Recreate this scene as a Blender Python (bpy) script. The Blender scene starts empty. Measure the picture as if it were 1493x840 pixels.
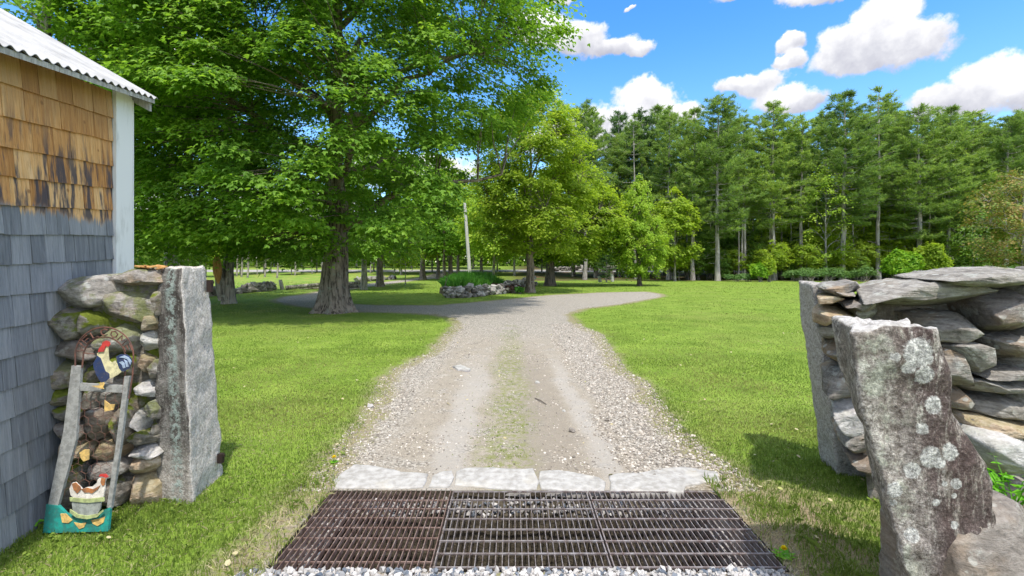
import bpy, math, random
import numpy as np
from mathutils import Vector
R = math.radians
random.seed(7)
rng = np.random.default_rng(11)
sc = bpy.context.scene
col = sc.collection

# ------------------------------------------------------------------ camera, sky, sun, exposure
F = 680.0; CX = 746.5; HY = 387.0; CH = 1.6
cd = bpy.data.cameras.new('camera'); cam = bpy.data.objects.new('camera', cd); col.objects.link(cam)
cam.location = (0, 0, CH); cam.rotation_euler = (R(90), 0, 0)
cd.sensor_width = 36; cd.lens = 36 * F / 1493; cd.shift_y = -33.0 / 1493
cd.clip_start = 0.05; cd.clip_end = 6000
sc.camera = cam

SUN_EL = 66
SUN_DIR = Vector((0.16, -0.68, 0)).normalized() * math.cos(R(SUN_EL)) + Vector((0, 0, math.sin(R(SUN_EL))))
sd_ = bpy.data.lights.new('sun', 'SUN'); sun = bpy.data.objects.new('sun', sd_); col.objects.link(sun)
sd_.energy = 2.05; sd_.angle = R(1.5); sd_.color = (1.0, 0.955, 0.89)
sun.rotation_euler = SUN_DIR.to_track_quat('Z', 'Y').to_euler()
sun.location = (20, -10, 30)
sc.view_settings.view_transform = 'Standard'
sc.view_settings.look = 'None'
sc.view_settings.gamma = 1.0
sc.view_settings.use_curve_mapping = False
sc.view_settings.exposure = 1.4
sc.cycles.max_bounces = 8
sc.cycles.transparent_max_bounces = 8
sc.cycles.use_denoising = True

class NT:
    """tiny node helper"""
    def __init__(s, nt):
        s.nt = nt
    def n(s, typ, props=None, **ins):
        nd = s.nt.nodes.new(typ)
        for k, v in (props or {}).items():
            setattr(nd, k, v)
        for k, v in ins.items():
            key = int(k[1:]) if k[0] == 'i' and k[1:].isdigit() else k.replace('_', ' ')
            s.put(nd.inputs[key], v)
        return nd
    def put(s, sock, v):
        if isinstance(v, bpy.types.NodeSocket):
            s.nt.links.new(v, sock)
        elif isinstance(v, bpy.types.Node):
            s.nt.links.new(v.outputs[0], sock)
        else:
            if sock.type == 'RGBA' and len(v) == 3:
                v = (*v, 1)
            sock.default_value = v
    def m(s, op, a, b=0.0, c=None, clamp=False):
        nd = s.nt.nodes.new('ShaderNodeMath'); nd.operation = op; nd.use_clamp = clamp
        s.put(nd.inputs[0], a); s.put(nd.inputs[1], b)
        if c is not None: s.put(nd.inputs[2], c)
        return nd.outputs[0]
    def mix(s, f, a, b, bt='MIX'):
        nd = s.nt.nodes.new('ShaderNodeMix'); nd.data_type = 'RGBA'; nd.blend_type = bt
        s.put(nd.inputs[0], f); s.put(nd.inputs[6], a); s.put(nd.inputs[7], b)
        return nd.outputs[2]
    def noise(s, vec, scale, detail=4, rough=.55, dist=0.0, sx=None):
        if sx is not None:
            mp = s.n('ShaderNodeMapping', None, Vector=vec); mp.inputs['Scale'].default_value = sx; vec = mp.outputs[0]
        nd = s.n('ShaderNodeTexNoise', None, Vector=vec, Scale=scale, Detail=detail, Roughness=rough, Distortion=dist)
        return nd.outputs[0]
    def vor(s, vec, scale, out='Distance', feat='F1', rnd=1.0):
        nd = s.n('ShaderNodeTexVoronoi', {'feature': feat}, Vector=vec, Scale=scale, Randomness=rnd)
        return nd.outputs[out]
    def step(s, v, a, b, lo=0.0, hi=1.0):
        nd = s.n('ShaderNodeMapRange', {'interpolation_type': 'SMOOTHSTEP'})
        s.put(nd.inputs[0], v)
        for i, q in enumerate((a, b, lo, hi)): s.put(nd.inputs[i + 1], q)
        return nd.outputs[0]
    def ramp(s, v, stops):
        nd = s.nt.nodes.new('ShaderNodeValToRGB'); s.put(nd.inputs[0], v)
        el = nd.color_ramp.elements
        while len(el) < len(stops): el.new(0.5)
        for e, (p, c) in zip(el, stops):
            e.position = p; e.color = (*c, 1) if len(c) == 3 else c
        return nd.outputs[0]

# ---- world: Nishita sky with cumulus clouds in fixed directions
w = bpy.data.worlds.new('World'); sc.world = w; w.use_nodes = True
w.node_tree.nodes.clear(); T = NT(w.node_tree)
sky = T.n('ShaderNodeTexSky', {'sky_type': 'NISHITA', 'sun_disc': False, 'sun_elevation': R(SUN_EL),
                               'sun_rotation': math.atan2(SUN_DIR.x, SUN_DIR.y), 'altitude': 300, 'air_density': 1.0,
                               'dust_density': 0.4, 'ozone_density': 2.0})
tc = T.n('ShaderNodeTexCoord').outputs['Generated']
sp = T.n('ShaderNodeSeparateXYZ', None, Vector=tc)
az = T.m('ARCTAN2', sp.outputs[0], sp.outputs[1]); el = T.m('ARCSINE', sp.outputs[2])
def ang(px, py):
    u = (px - CX) / F; v = (HY - py) / F
    return math.atan2(u, 1), math.asin(v / math.sqrt(1 + u * u + v * v))
n1 = T.n('ShaderNodeTexNoise', None, Vector=tc, Scale=11.0, Detail=7.0, Roughness=.6)
n1s = T.n('ShaderNodeSeparateXYZ', None, Vector=n1.outputs['Color'])
azd = T.m('ADD', az, T.m('MULTIPLY', T.m('SUBTRACT', n1s.outputs[0], .5), .065))
eld = T.m('ADD', el, T.m('MULTIPLY', T.m('SUBTRACT', n1s.outputs[1], .5), .06))
blobs = [(785, 38, 50, 30), (835, 58, 55, 30), (885, 74, 55, 18), (930, 76, 26, 15),
         (945, 145, 55, 34), (890, 178, 80, 30), (985, 165, 50, 24), (850, 205, 120, 30),
         (1078, 124, 40, 17), (1105, 128, 46, 24), (1150, 145, 62, 20), (1290, 30, 62, 42), (1260, 62, 85, 42), (1330, 62, 78, 40), (1245, 85, 80, 26),
         (1152, 68, 24, 17), (1150, 94, 24, 16), (1440, 118, 75, 40), (1395, 150, 90, 36), (1510, 120, 90, 46), (1560, 190, 150, 40),
         (1090, -12, 60, 16), (1190, -10, 80, 20), (815, -8, 22, 12), (920, 15, 10, 5),
         (260, 315, 120, 36), (330, 90, 90, 40), (150, 330, 90, 40), (430, 300, 120, 30), (600, 250, 120, 30), (700, 330, 160, 30), (90, 160, 90, 40)]
dens = None; aw = None; av = None
for (bx_, by_, rx_, ry_) in blobs:
    a0, e0 = ang(bx_, by_); a1, _ = ang(bx_ + rx_, by_); _, e1 = ang(bx_, by_ - ry_)
    ra = abs(a1 - a0); re = abs(e1 - e0)
    u = T.m('MULTIPLY', T.m('SUBTRACT', azd, a0), 1 / ra)
    v = T.m('MULTIPLY', T.m('SUBTRACT', eld, e0), 1 / re)
    q = T.m('SUBTRACT', 1.0, T.m('SQRT', T.m('ADD', T.m('MULTIPLY', u, u), T.m('MULTIPLY', v, v))))
    wq = T.m('MAXIMUM', T.m('ADD', q, .3), 0.0); wq = T.m('MULTIPLY', wq, wq); wv = T.m('MULTIPLY', wq, v)
    dens = q if dens is None else T.m('MAXIMUM', dens, q)
    aw = wq if aw is None else T.m('ADD', aw, wq); av = wv if av is None else T.m('ADD', av, wv)
hgt = T.m('DIVIDE', av, T.m('MAXIMUM', aw, .02))
det = T.noise(tc, 34, 6, .62)
densn = T.m('ADD', dens, T.m('MULTIPLY', T.m('SUBTRACT', det, .5), .85))
mask = T.step(densn, -.02, .30)
# unseen bright clouds added behind, beside and above the viewer to lift the shade
genn = T.noise(tc, 3.2, 6, .55, sx=(1, 1, 2.2))
away = T.step(sp.outputs[1], -.05, .35, 1.0, 0.0)
away = T.m('MAXIMUM', away, T.step(el, .62, .8))
gen = T.m('MULTIPLY', T.step(genn, .44, .54), away)
shade = T.m('ADD', T.m('MULTIPLY', hgt, .55), T.m('ADD', .55, T.m('MULTIPLY', T.m('SUBTRACT', T.noise(tc, 16, 5, .6), .5), 1.6)))
ccol = T.ramp(shade, [(0.0, (1.45, 1.47, 1.72)), (.35, (1.95, 1.97, 2.15)), (.65, (2.6, 2.6, 2.68)), (.95, (3.2, 3.2, 3.2))])
skyc = T.n('ShaderNodeHueSaturation', None, Hue=.503, Saturation=1.34, Value=.84, Color=sky.outputs[0]).outputs[0]
skyc = T.mix(T.step(el, 0.0, 0.5, .10, 0.0), skyc, (3.5, 3.9, 4.4))
final = T.mix(gen, T.mix(mask, skyc, ccol), (5.2, 5.15, 5.1))
bg = T.n('ShaderNodeBackground', None, Color=final, Strength=.15)
wo = T.n('ShaderNodeOutputWorld', None, Surface=bg)

# ------------------------------------------------------------------ numpy helpers
def _hash(ix, iy, iz, seed):
    h = (ix.astype(np.int64) * 374761393 + iy.astype(np.int64) * 668265263 + iz.astype(np.int64) * 2147483647 + seed * 974634777) & 0xffffffff
    h = ((h ^ (h >> 13)) * 1274126177) & 0xffffffff
    h = h ^ (h >> 16)
    return (h & 0xffff) / 65535.0
def vnoise(p, scale=1.0, seed=0):
    p = np.asarray(p, float) * scale
    i = np.floor(p).astype(np.int64); f = p - i; f = f * f * (3 - 2 * f)
    o = 0
    for dx in (0, 1):
        for dy in (0, 1):
            for dz in (0, 1):
                wgt = (f[:, 0] if dx else 1 - f[:, 0]) * (f[:, 1] if dy else 1 - f[:, 1]) * (f[:, 2] if dz else 1 - f[:, 2])
                o = o + wgt * _hash(i[:, 0] + dx, i[:, 1] + dy, i[:, 2] + dz, seed)
    return o * 2 - 1
def fbm(p, scale=1.0, seed=0, oct=3):
    a = 1.0; o = 0; s = scale
    for k in range(oct):
        o = o + a * vnoise(p, s, seed + k * 17); a *= .5; s *= 2.1
    return o
def P(px, py, Y):
    return np.array([(px - CX) / F * Y, Y, CH - (py - HY) / F * Y])
def G(px, py):
    Y = F * CH / (py - HY); return np.array([(px - CX) / F * Y, Y])

def terrain(x, y):
    x = np.asarray(x, float); y = np.asarray(y, float)
    t = np.clip((y - 52) / 50.0, 0, 1)
    return 1.45 * t * t * (3 - 2 * t)
def tz(x, y): return float(terrain(x, y))

class MB:
    """collects faces of any size, then links them as one mesh object"""
    def __init__(s): s.v = []; s.f = []; s.n = 0
    def add(s, v, f):
        v = np.asarray(v, float).reshape(-1, 3); f = np.asarray(f, np.int64)
        s.v.append(v); s.f.append(f + s.n); s.n += len(v); return s
    def box(s, c, size, rz=0.0, rx=0.0, ry=0.0):
        h = np.array(size) / 2
        v = np.array([[x, y, z] for x in (-1, 1) for y in (-1, 1) for z in (-1, 1)], float) * h
        for a, (i, j) in ((rx, (1, 2)), (ry, (2, 0)), (rz, (0, 1))):
            if a:
                c_, s_ = math.cos(a), math.sin(a); vi, vj = v[:, i].copy(), v[:, j].copy()
                v[:, i] = vi * c_ - vj * s_; v[:, j] = vi * s_ + vj * c_
        return s.hexa(v + np.array(c))
    def hexa(s, v):
        return s.add(v, [[0, 1, 3, 2], [4, 6, 7, 5], [0, 4, 5, 1], [2, 3, 7, 6], [0, 2, 6, 4], [1, 5, 7, 3]])
    def tube(s, pts, rad, seg=6, cap=True, flute=None):
        pts = np.asarray(pts, float); n = len(pts)
        rad = np.broadcast_to(np.asarray(rad, float), (n,))
        tan = np.gradient(pts, axis=0); tan /= np.linalg.norm(tan, axis=1)[:, None] + 1e-9
        up = np.array([1.0, 0, 0]) if abs(tan[0][0]) < .8 else np.array([0, 1.0, 0])
        vs = []
        for i in range(n):
            a = up - tan[i] * np.dot(up, tan[i]); a /= np.linalg.norm(a) + 1e-9
            up = a
            b = np.cross(tan[i], a)
            th = np.arange(seg) / seg * 2 * math.pi
            r = rad[i] * (1 if flute is None else flute(i, th))
            vs.append(pts[i] + (np.cos(th) * r)[:, None] * a + (np.sin(th) * r)[:, None] * b)
        v = np.concatenate(vs)
        k = np.arange(seg); k2 = (k + 1) % seg; f = []
        for i in range(n - 1):
            f.append(np.stack([i * seg + k, i * seg + k2, (i + 1) * seg + k2, (i + 1) * seg + k], 1))
        s.add(v, np.concatenate(f))
        if cap:
            s.add(vs[-1], [list(range(seg))]); s.add(vs[0], [list(range(seg))[::-1]])
        return s
    def prism(s, poly, n_axis, thick):
        """flat polygon (world points) extruded by thick along n_axis"""
        poly = np.asarray(poly, float); n = np.array(n_axis, float) * thick; k = len(poly)
        s.add(poly, [list(range(k))]); s.add(poly + n, [list(range(k))[::-1]])
        i = np.arange(k); j = (i + 1) % k
        s.add(np.concatenate([poly, poly + n]), np.stack([i, i + k, j + k, j], 1)); return s
    def build(s, name, mat, parent=None, base=None, smooth=False, attrs=None):
        v = np.concatenate(s.v)
        if base is None:
            base = np.array(parent.location) if parent is not None else np.zeros(3)
            if parent is not None and parent.parent is not None:
                base = base + np.array(parent.parent.location)
        base = np.array(base, float)
        me = bpy.data.meshes.new(name)
        me.vertices.add(len(v)); me.vertices.foreach_set('co', (v - base).astype(np.float32).ravel())
        loops = np.concatenate([f.ravel() for f in s.f]).astype(np.int32)
        tot = np.concatenate([np.full(len(f), f.shape[1]) for f in s.f])
        start = np.concatenate([[0], np.cumsum(tot)[:-1]]).astype(np.int32)
        me.loops.add(len(loops)); me.loops.foreach_set('vertex_index', loops)
        me.polygons.add(len(tot)); me.polygons.foreach_set('loop_start', start)
        me.update(calc_edges=True)
        me.polygons.foreach_set('use_smooth', np.full(len(tot), bool(smooth)))
        for k, a in (attrs or {}).items():
            at = me.attributes.new(k, 'FLOAT', 'POINT'); at.data.foreach_set('value', np.asarray(a, np.float32))
        me.materials.append(mat)
        o = bpy.data.objects.new(name, me); col.objects.link(o)
        if parent is not None: o.parent = parent
        else: o.location = base
        return o

def tag(o, label=None, cat=None, group=None, kind=None):
    if label: o['label'] = label
    if cat: o['category'] = cat
    if group: o['group'] = group
    if kind: o['kind'] = kind
    return o
def thing(name, base, label, cat, group=None):
    o = bpy.data.objects.new(name, None); col.objects.link(o); o.location = tuple(base); o.empty_display_size = .2
    return tag(o, label, cat, group)
def copy_thing(src, loc, rz, scale, label, group):
    r = src.copy(); col.objects.link(r); r.location = loc; r.rotation_euler = (0, 0, rz); r.scale = scale
    r['label'] = label; r['group'] = group
    for ch in list(src.children):
        c = ch.copy(); col.objects.link(c); c.parent = r
    return r

# ------------------------------------------------------------------ materials
def mat(name):
    m = bpy.data.materials.new(name); m.use_nodes = True; m.node_tree.nodes.clear(); return m, NT(m.node_tree)
def finish(t, color, rough=.8, height=None, bump=.3, dist=.01, spec=.3, metal=0.0, extra=None):
    b = t.n('ShaderNodeBsdfPrincipled', None, Base_Color=color, Roughness=rough, Metallic=metal)
    b.inputs['Specular IOR Level'].default_value = spec
    if height is not None:
        bn = t.n('ShaderNodeBump', None, Height=height, Strength=bump, Distance=dist)
        t.put(b.inputs['Normal'], bn.outputs[0])
    o = t.n('ShaderNodeOutputMaterial'); t.put(o.inputs[0], extra(b.outputs[0]) if extra else b.outputs[0])
def OC(t): return t.n('ShaderNodeTexCoord').outputs['Object']
def GP(t): return t.n('ShaderNodeNewGeometry').outputs['Position']
def ISL(t): return t.n('ShaderNodeNewGeometry').outputs['Random Per Island']
def ORND(t): return t.n('ShaderNodeObjectInfo').outputs['Random']

def leaf_mat(name, cols, trans=.42, clump=.9, rough=.5, orand=.0):
    m, t = mat(name); oc = OC(t)
    r = ISL(t); nz = t.noise(oc, clump, 3)
    v = t.m('ADD', t.m('MULTIPLY', r, .6), t.m('MULTIPLY', t.m('SUBTRACT', nz, .32), 1.1))
    if orand:
        v = t.m('ADD', v, t.m('MULTIPLY', t.m('SUBTRACT', ORND(t), .5), orand))
    c = t.ramp(v, [(i / (len(cols) - 1) * .9 + .05, q) for i, q in enumerate(cols)])
    b = t.n('ShaderNodeBsdfPrincipled', None, Base_Color=c, Roughness=rough); b.inputs['Specular IOR Level'].default_value = .25
    tr = t.n('ShaderNodeBsdfTranslucent', None, Color=t.mix(.5, c, t.mix(1.0, c, (1.6, 1.5, .5), 'MULTIPLY')))
    ms = t.n('ShaderNodeMixShader', None, i0=trans); t.put(ms.inputs[1], b.outputs[0]); t.put(ms.inputs[2], tr.outputs[0])
    o = t.n('ShaderNodeOutputMaterial'); t.put(o.inputs[0], ms.outputs[0]); return m

M = {}
M['maple_leaf'] = leaf_mat('maple_leaf', [(.085, .19, .022), (.145, .285, .032), (.21, .37, .042), (.30, .46, .06)], .56, .55)
M['side_leaf'] = leaf_mat('side_leaf', [(.085, .195, .02), (.145, .285, .028), (.21, .38, .038), (.29, .46, .05)], .56, .5)
M['lime_leaf'] = leaf_mat('lime_leaf', [(.15, .25, .02), (.24, .36, .03), (.33, .45, .04), (.42, .52, .055)], .58, .5)
M['gold_leaf'] = leaf_mat('gold_leaf', [(.17, .30, .025), (.25, .40, .035), (.34, .49, .05), (.44, .53, .07)], .5, .6)
M['wood_leaf'] = leaf_mat('wood_leaf', [(.07, .15, .02), (.12, .22, .03), (.18, .31, .04), (.26, .38, .055)], .45, .25, orand=.5)
M['rust_leaf'] = leaf_mat('rust_leaf', [(.12, .21, .03), (.19, .26, .045), (.30, .24, .07), (.38, .20, .09)], .4, .35)
M['bush_leaf'] = leaf_mat('bush_leaf', [(.08, .22, .012), (.15, .32, .02), (.24, .42, .025), (.34, .50, .04)], .45, 1.0)
M['shrub_leaf'] = leaf_mat('shrub_leaf', [(.06, .14, .035), (.10, .2, .05), (.15, .26, .07), (.2, .31, .09)], .35, .8)
M['lily_leaf'] = leaf_mat('lily_leaf', [(.03, .12, .012), (.05, .18, .02), (.08, .24, .025), (.12, .28, .04)], .35, 2.5)
M['plum_leaf'] = leaf_mat('plum_leaf', [(.04, .02, .02), (.07, .035, .03), (.10, .05, .035), (.10, .08, .04)], .2, 3.0)
M['seedling_leaf'] = leaf_mat('seedling_leaf', [(.08, .28, .012), (.13, .38, .02), (.18, .46, .025), (.24, .52, .05)], .4, 6.0)
M['needle'] = leaf_mat('needle', [(.11, .195, .05), (.175, .28, .065), (.25, .37, .08), (.34, .46, .10)], .5, .55, .55, orand=.45)
M['needle_light'] = leaf_mat('needle_light', [(.13, .22, .05), (.19, .30, .065), (.27, .39, .085), (.34, .45, .10)], .48, .6, .55, orand=.3)
M['needle_dark'] = leaf_mat('needle_dark', [(.04, .09, .03), (.06, .13, .038), (.09, .18, .048), (.13, .23, .06)], .35, .5, .55, orand=.3)
M['yellow_petal'] = leaf_mat('yellow_petal', [(.8, .62, .01), (.85, .7, .02)], .2, 3)

def bark_mat(name, c0, c1, lich=None, scale=1.0):
    m, t = mat(name); oc = OC(t)
    n = t.noise(oc, 9 * scale, 7, .62, 0.9, sx=(1.5, 1.5, .16))
    n2 = t.noise(oc, 2.2 * scale, 4)
    c = t.ramp(n, [(.40, c0), (.56, c1)])
    c = t.mix(t.step(n2, .5, .72, 0, .35), c, tuple(x * 1.5 for x in c1))
    if lich: c = t.mix(t.step(t.noise(oc, 5 * scale, 5), .56, .66, 0, .7), c, lich)
    finish(t, c, .9, n, .9, .05); return m
M['bark'] = bark_mat('bark', (.05, .038, .028), (.24, .195, .15), (.22, .23, .18))
M['bark_grey'] = bark_mat('bark_grey', (.07, .062, .052), (.34, .31, .26), (.36, .37, .31), .9)
M['bark_pine'] = bark_mat('bark_pine', (.12, .105, .09), (.40, .37, .33), None, .5)
M['bark_dark'] = bark_mat('bark_dark', (.03, .025, .02), (.13, .105, .085), None, .6)
M['dead_branch'] = bark_mat('dead_branch', (.12, .11, .1), (.34, .32, .3), None, .6)
m, t = mat('torn_wood'); oc = OC(t)
n = t.noise(oc, 12, 5, .6, sx=(3, 3, .4)); finish(t, t.ramp(n, [(.3, (.30, .13, .04)), (.7, (.62, .36, .13))]), .85, n, .6, .02); M['torn_wood'] = m

# ---- ground: one blended material family keyed by distance to the drive's edge (attribute "edge")
def grass_color(t, pos):
    big = t.noise(pos, .22, 4, .6); mid = t.noise(pos, 1.4, 5, .65); fine = t.noise(pos, 38, 5, .75, sx=(1, .55, 1))
    c = t.ramp(mid, [(.3, (.115, .18, .022)), (.5, (.17, .25, .034)), (.72, (.235, .315, .05))])
    c = t.mix(t.step(big, .48, .68, 0, .5), c, (.20, .23, .055))
    c = t.mix(t.m('MULTIPLY', t.step(fine, .42, .75), .6), c, (.05, .12, .012))
    return c, fine
def ground_mat(name):
    m, t = mat(name); pos = GP(t); sp = t.n('ShaderNodeSeparateXYZ', None, Vector=pos); X, Y = sp.outputs[0], sp.outputs[1]
    gc, fine = grass_color(t, pos)
    # rough pasture beyond the lawn, leaf litter under the pines
    past = t.m('MULTIPLY', t.step(Y, 27, 33), t.step(X, -8, -11))
    pc = t.mix(t.step(t.noise(pos, .8, 5, .6), .42, .62), (.13, .24, .03), (.24, .25, .06))
    pc = t.mix(t.step(t.noise(pos, 3.0, 4, .6), .58, .68), pc, (.2, .14, .09))
    gc = t.mix(past, gc, pc)
    lit = t.step(t.m('ADD', Y, t.m('MULTIPLY', t.noise(pos, .2, 4), 9)), 51, 55)
    lc = t.mix(t.step(t.noise(pos, .5, 5, .65), .45, .6), (.10, .065, .035), (.06, .11, .02))
    gc = t.mix(t.m('MULTIPLY', lit, t.step(X, -3, 3)), gc, lc)
    # bare earth near the right post
    # gravel drive
    pb = t.noise(pos, 3.0, 5, .65)
    v1 = t.n('ShaderNodeTexVoronoi', None, Vector=pos, Scale=60.0); v2 = t.n('ShaderNodeTexVoronoi', None, Vector=pos, Scale=145.0)
    stc = t.n('ShaderNodeSeparateXYZ', None, Vector=v1.outputs['Color']).outputs[0]
    stc2 = t.n('ShaderNodeSeparateXYZ', None, Vector=v2.outputs['Color']).outputs[0]
    coarse = t.ramp(stc, [(0, (0.120, 0.107, 0.091)), (.3, (0.218, 0.196, 0.161)), (.6, (0.303, 0.272, 0.229)), (1, (0.456, 0.423, 0.370))])
    finec = t.ramp(t.m('ADD', t.m('MULTIPLY', stc2, .5), t.m('MULTIPLY', t.noise(pos, 5, 5, .7), .5)), [(.2, (0.184, 0.160, 0.126)), (.5, (0.272, 0.237, 0.189)), (.8, (0.358, 0.319, 0.257))])
    xw = t.m('ADD', X, t.m('MULTIPLY', t.m('SUBTRACT', t.noise(pos, .9, 4), .5), .55))
    cf = t.m('MAXIMUM', t.step(xw, .85, 1.1), t.step(xw, -.95, -1.3))
    cf = t.m('MAXIMUM', cf, t.step(Y, 8.5, 12))
    cf = t.m('MAXIMUM', cf, t.m('MULTIPLY', t.step(pb, .52, .6), .8))
    gv = t.mix(cf, finec, coarse)
    rut = t.m('MAXIMUM', t.m('SUBTRACT', 1.0, t.step(t.m('ABSOLUTE', t.m('ADD', xw, .52)), .08, .24)), t.m('SUBTRACT', 1.0, t.step(t.m('ABSOLUTE', t.m('SUBTRACT', xw, .74)), .04, .16)))
    gv = t.mix(t.m('MULTIPLY', rut, t.m('MULTIPLY', t.step(Y, 9.5, 6), .62)), gv, (.34, .315, .28))
    br = t.m('SUBTRACT', 1.0, t.step(t.m('ABSOLUTE', t.m('SUBTRACT', xw, .33)), .15, .34))
    gv = t.mix(t.m('MULTIPLY', br, t.m('MULTIPLY', t.step(Y, 10, 6.5), .6)), gv, (.22, .19, .15))
    mid = t.m('SUBTRACT', 1.0, t.step(t.m('ABSOLUTE', t.m('ADD', xw, .03)), .08, .34))
    md = t.m('MULTIPLY', mid, t.m('MULTIPLY', t.step(t.noise(pos, 14, 6, .7), .42, .6), t.step(Y, 12, 8)))
    gv = t.mix(t.m('MULTIPLY', md, .8), gv, (.17, .185, .055))
    e = t.n('ShaderNodeAttribute', {'attribute_name': 'edge'}).outputs['Fac']
    en = t.m('ADD', e, t.m('ADD', t.m('MULTIPLY', t.m('SUBTRACT', t.noise(pos, 2.3, 5, .65), .5), .7), t.m('MULTIPLY', t.m('SUBTRACT', t.noise(pos, 22, 3, .7), .5), .25)))
    verge = t.mix(t.step(t.noise(pos, 24, 5, .7), .45, .6), (.24, .20, .14), (.19, .20, .06))
    wv = t.step(t.noise(pos, 1.1, 4, .6), .5, .7, .15, 1.0)
    c = t.mix(t.m('MULTIPLY', t.step(en, .42, .08), 1.0), gc, verge)
    c = t.mix(t.step(en, .03, -.12), c, gv)
    bd = t.m('SUBTRACT', 1.0, t.step(t.n('ShaderNodeVectorMath', {'operation': 'DISTANCE'}, i0=pos, i1=(1.75, 2.9, 0)).outputs['Value'], .2, 1.0))
    c = t.mix(t.m('MULTIPLY', bd, t.step(t.noise(pos, 5, 5, .7), .36, .55)), c, (.24, .19, .12))
    h = t.m('ADD', t.m('MULTIPLY', t.m('SUBTRACT', 1.0, v1.outputs['Distance']), t.m('MULTIPLY', cf, 1.0)), t.m('MULTIPLY', t.noise(pos, 90, 4, .7), .8))
    finish(t, c, .95, h, .55, .012, .12); return m
M['lawn'] = ground_mat('lawn')
m, t = mat('road'); pos = GP(t)
finish(t, t.mix(t.step(t.noise(pos, .7, 4), .4, .65), (.24, .225, .21), (.32, .30, .28)), .9); M['road'] = m
m, t = mat('grass_blade'); r = ISL(t); pos = GP(t)
v = t.m('ADD', t.m('MULTIPLY', r, .5), t.m('MULTIPLY', t.m('SUBTRACT', t.noise(pos, 1.1, 4, .6), .3), .75))
c = t.ramp(v, [(.05, (.115, .185, .028)), (.35, (.175, .26, .04)), (.7, (.255, .335, .06)), (.9, (.35, .385, .11)), (1, (.43, .40, .2))])
c = t.mix(t.m('MULTIPLY', t.step(t.noise(pos, .5, 3), .46, .64), .55), c, (.36, .33, .12))
b = t.n('ShaderNodeBsdfPrincipled', None, Base_Color=c, Roughness=.6); b.inputs['Specular IOR Level'].default_value = .2
tr = t.n('ShaderNodeBsdfTranslucent', None, Color=c); ms = t.n('ShaderNodeMixShader', None, i0=.35)
t.put(ms.inputs[1], b.outputs[0]); t.put(ms.inputs[2], tr.outputs[0])
t.put(t.n('ShaderNodeOutputMaterial').inputs[0], ms.outputs[0]); M['blade'] = m
m, t = mat('dry_blade'); r = ISL(t)
finish(t, t.ramp(r, [(0, (.33, .27, .14)), (.6, (.48, .42, .25)), (1, (.30, .33, .09))]), .8); M['dry_blade'] = m
m, t = mat('gravel'); r = ISL(t)
finish(t, t.ramp(r, [(0, (0.141, 0.124, 0.106)), (.3, (0.256, 0.223, 0.183)), (.6, (0.371, 0.325, 0.269)), (.85, (0.486, 0.434, 0.372)), (1, (0.640, 0.589, 0.519))]), .85); M['gravel'] = m
m, t = mat('crushed_gravel'); r = ISL(t)
finish(t, t.ramp(r, [(0, (.07, .09, .12)), (.22, (.17, .185, .21)), (.4, (.31, .295, .275)), (.75, (.42, .40, .38)), (1, (.56, .54, .52))]), .8); M['crushed'] = m
m, t = mat('pit_soil'); pos = GP(t); n = t.noise(pos, 25, 5, .7)
finish(t, t.ramp(n, [(.3, (.045, .038, .026)), (.7, (.12, .10, .07))]), .95, n, .8, .03); M['pit'] = m
m, t = mat('edging'); oc = GP(t); n = t.noise(oc, 18, 5, .6)
c = t.mix(t.step(n, .3, .7), (.27, .255, .23), (.42, .405, .38)); c = t.mix(t.step(t.noise(oc, 60, 3), .66, .7), c, (.25, .24, .22))
c = t.mix(t.step(t.noise(oc, 4, 4), .56, .7, 0, .35), c, (.5, .46, .38))
finish(t, c, .9, n, .35, .01); M['edging'] = m

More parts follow.
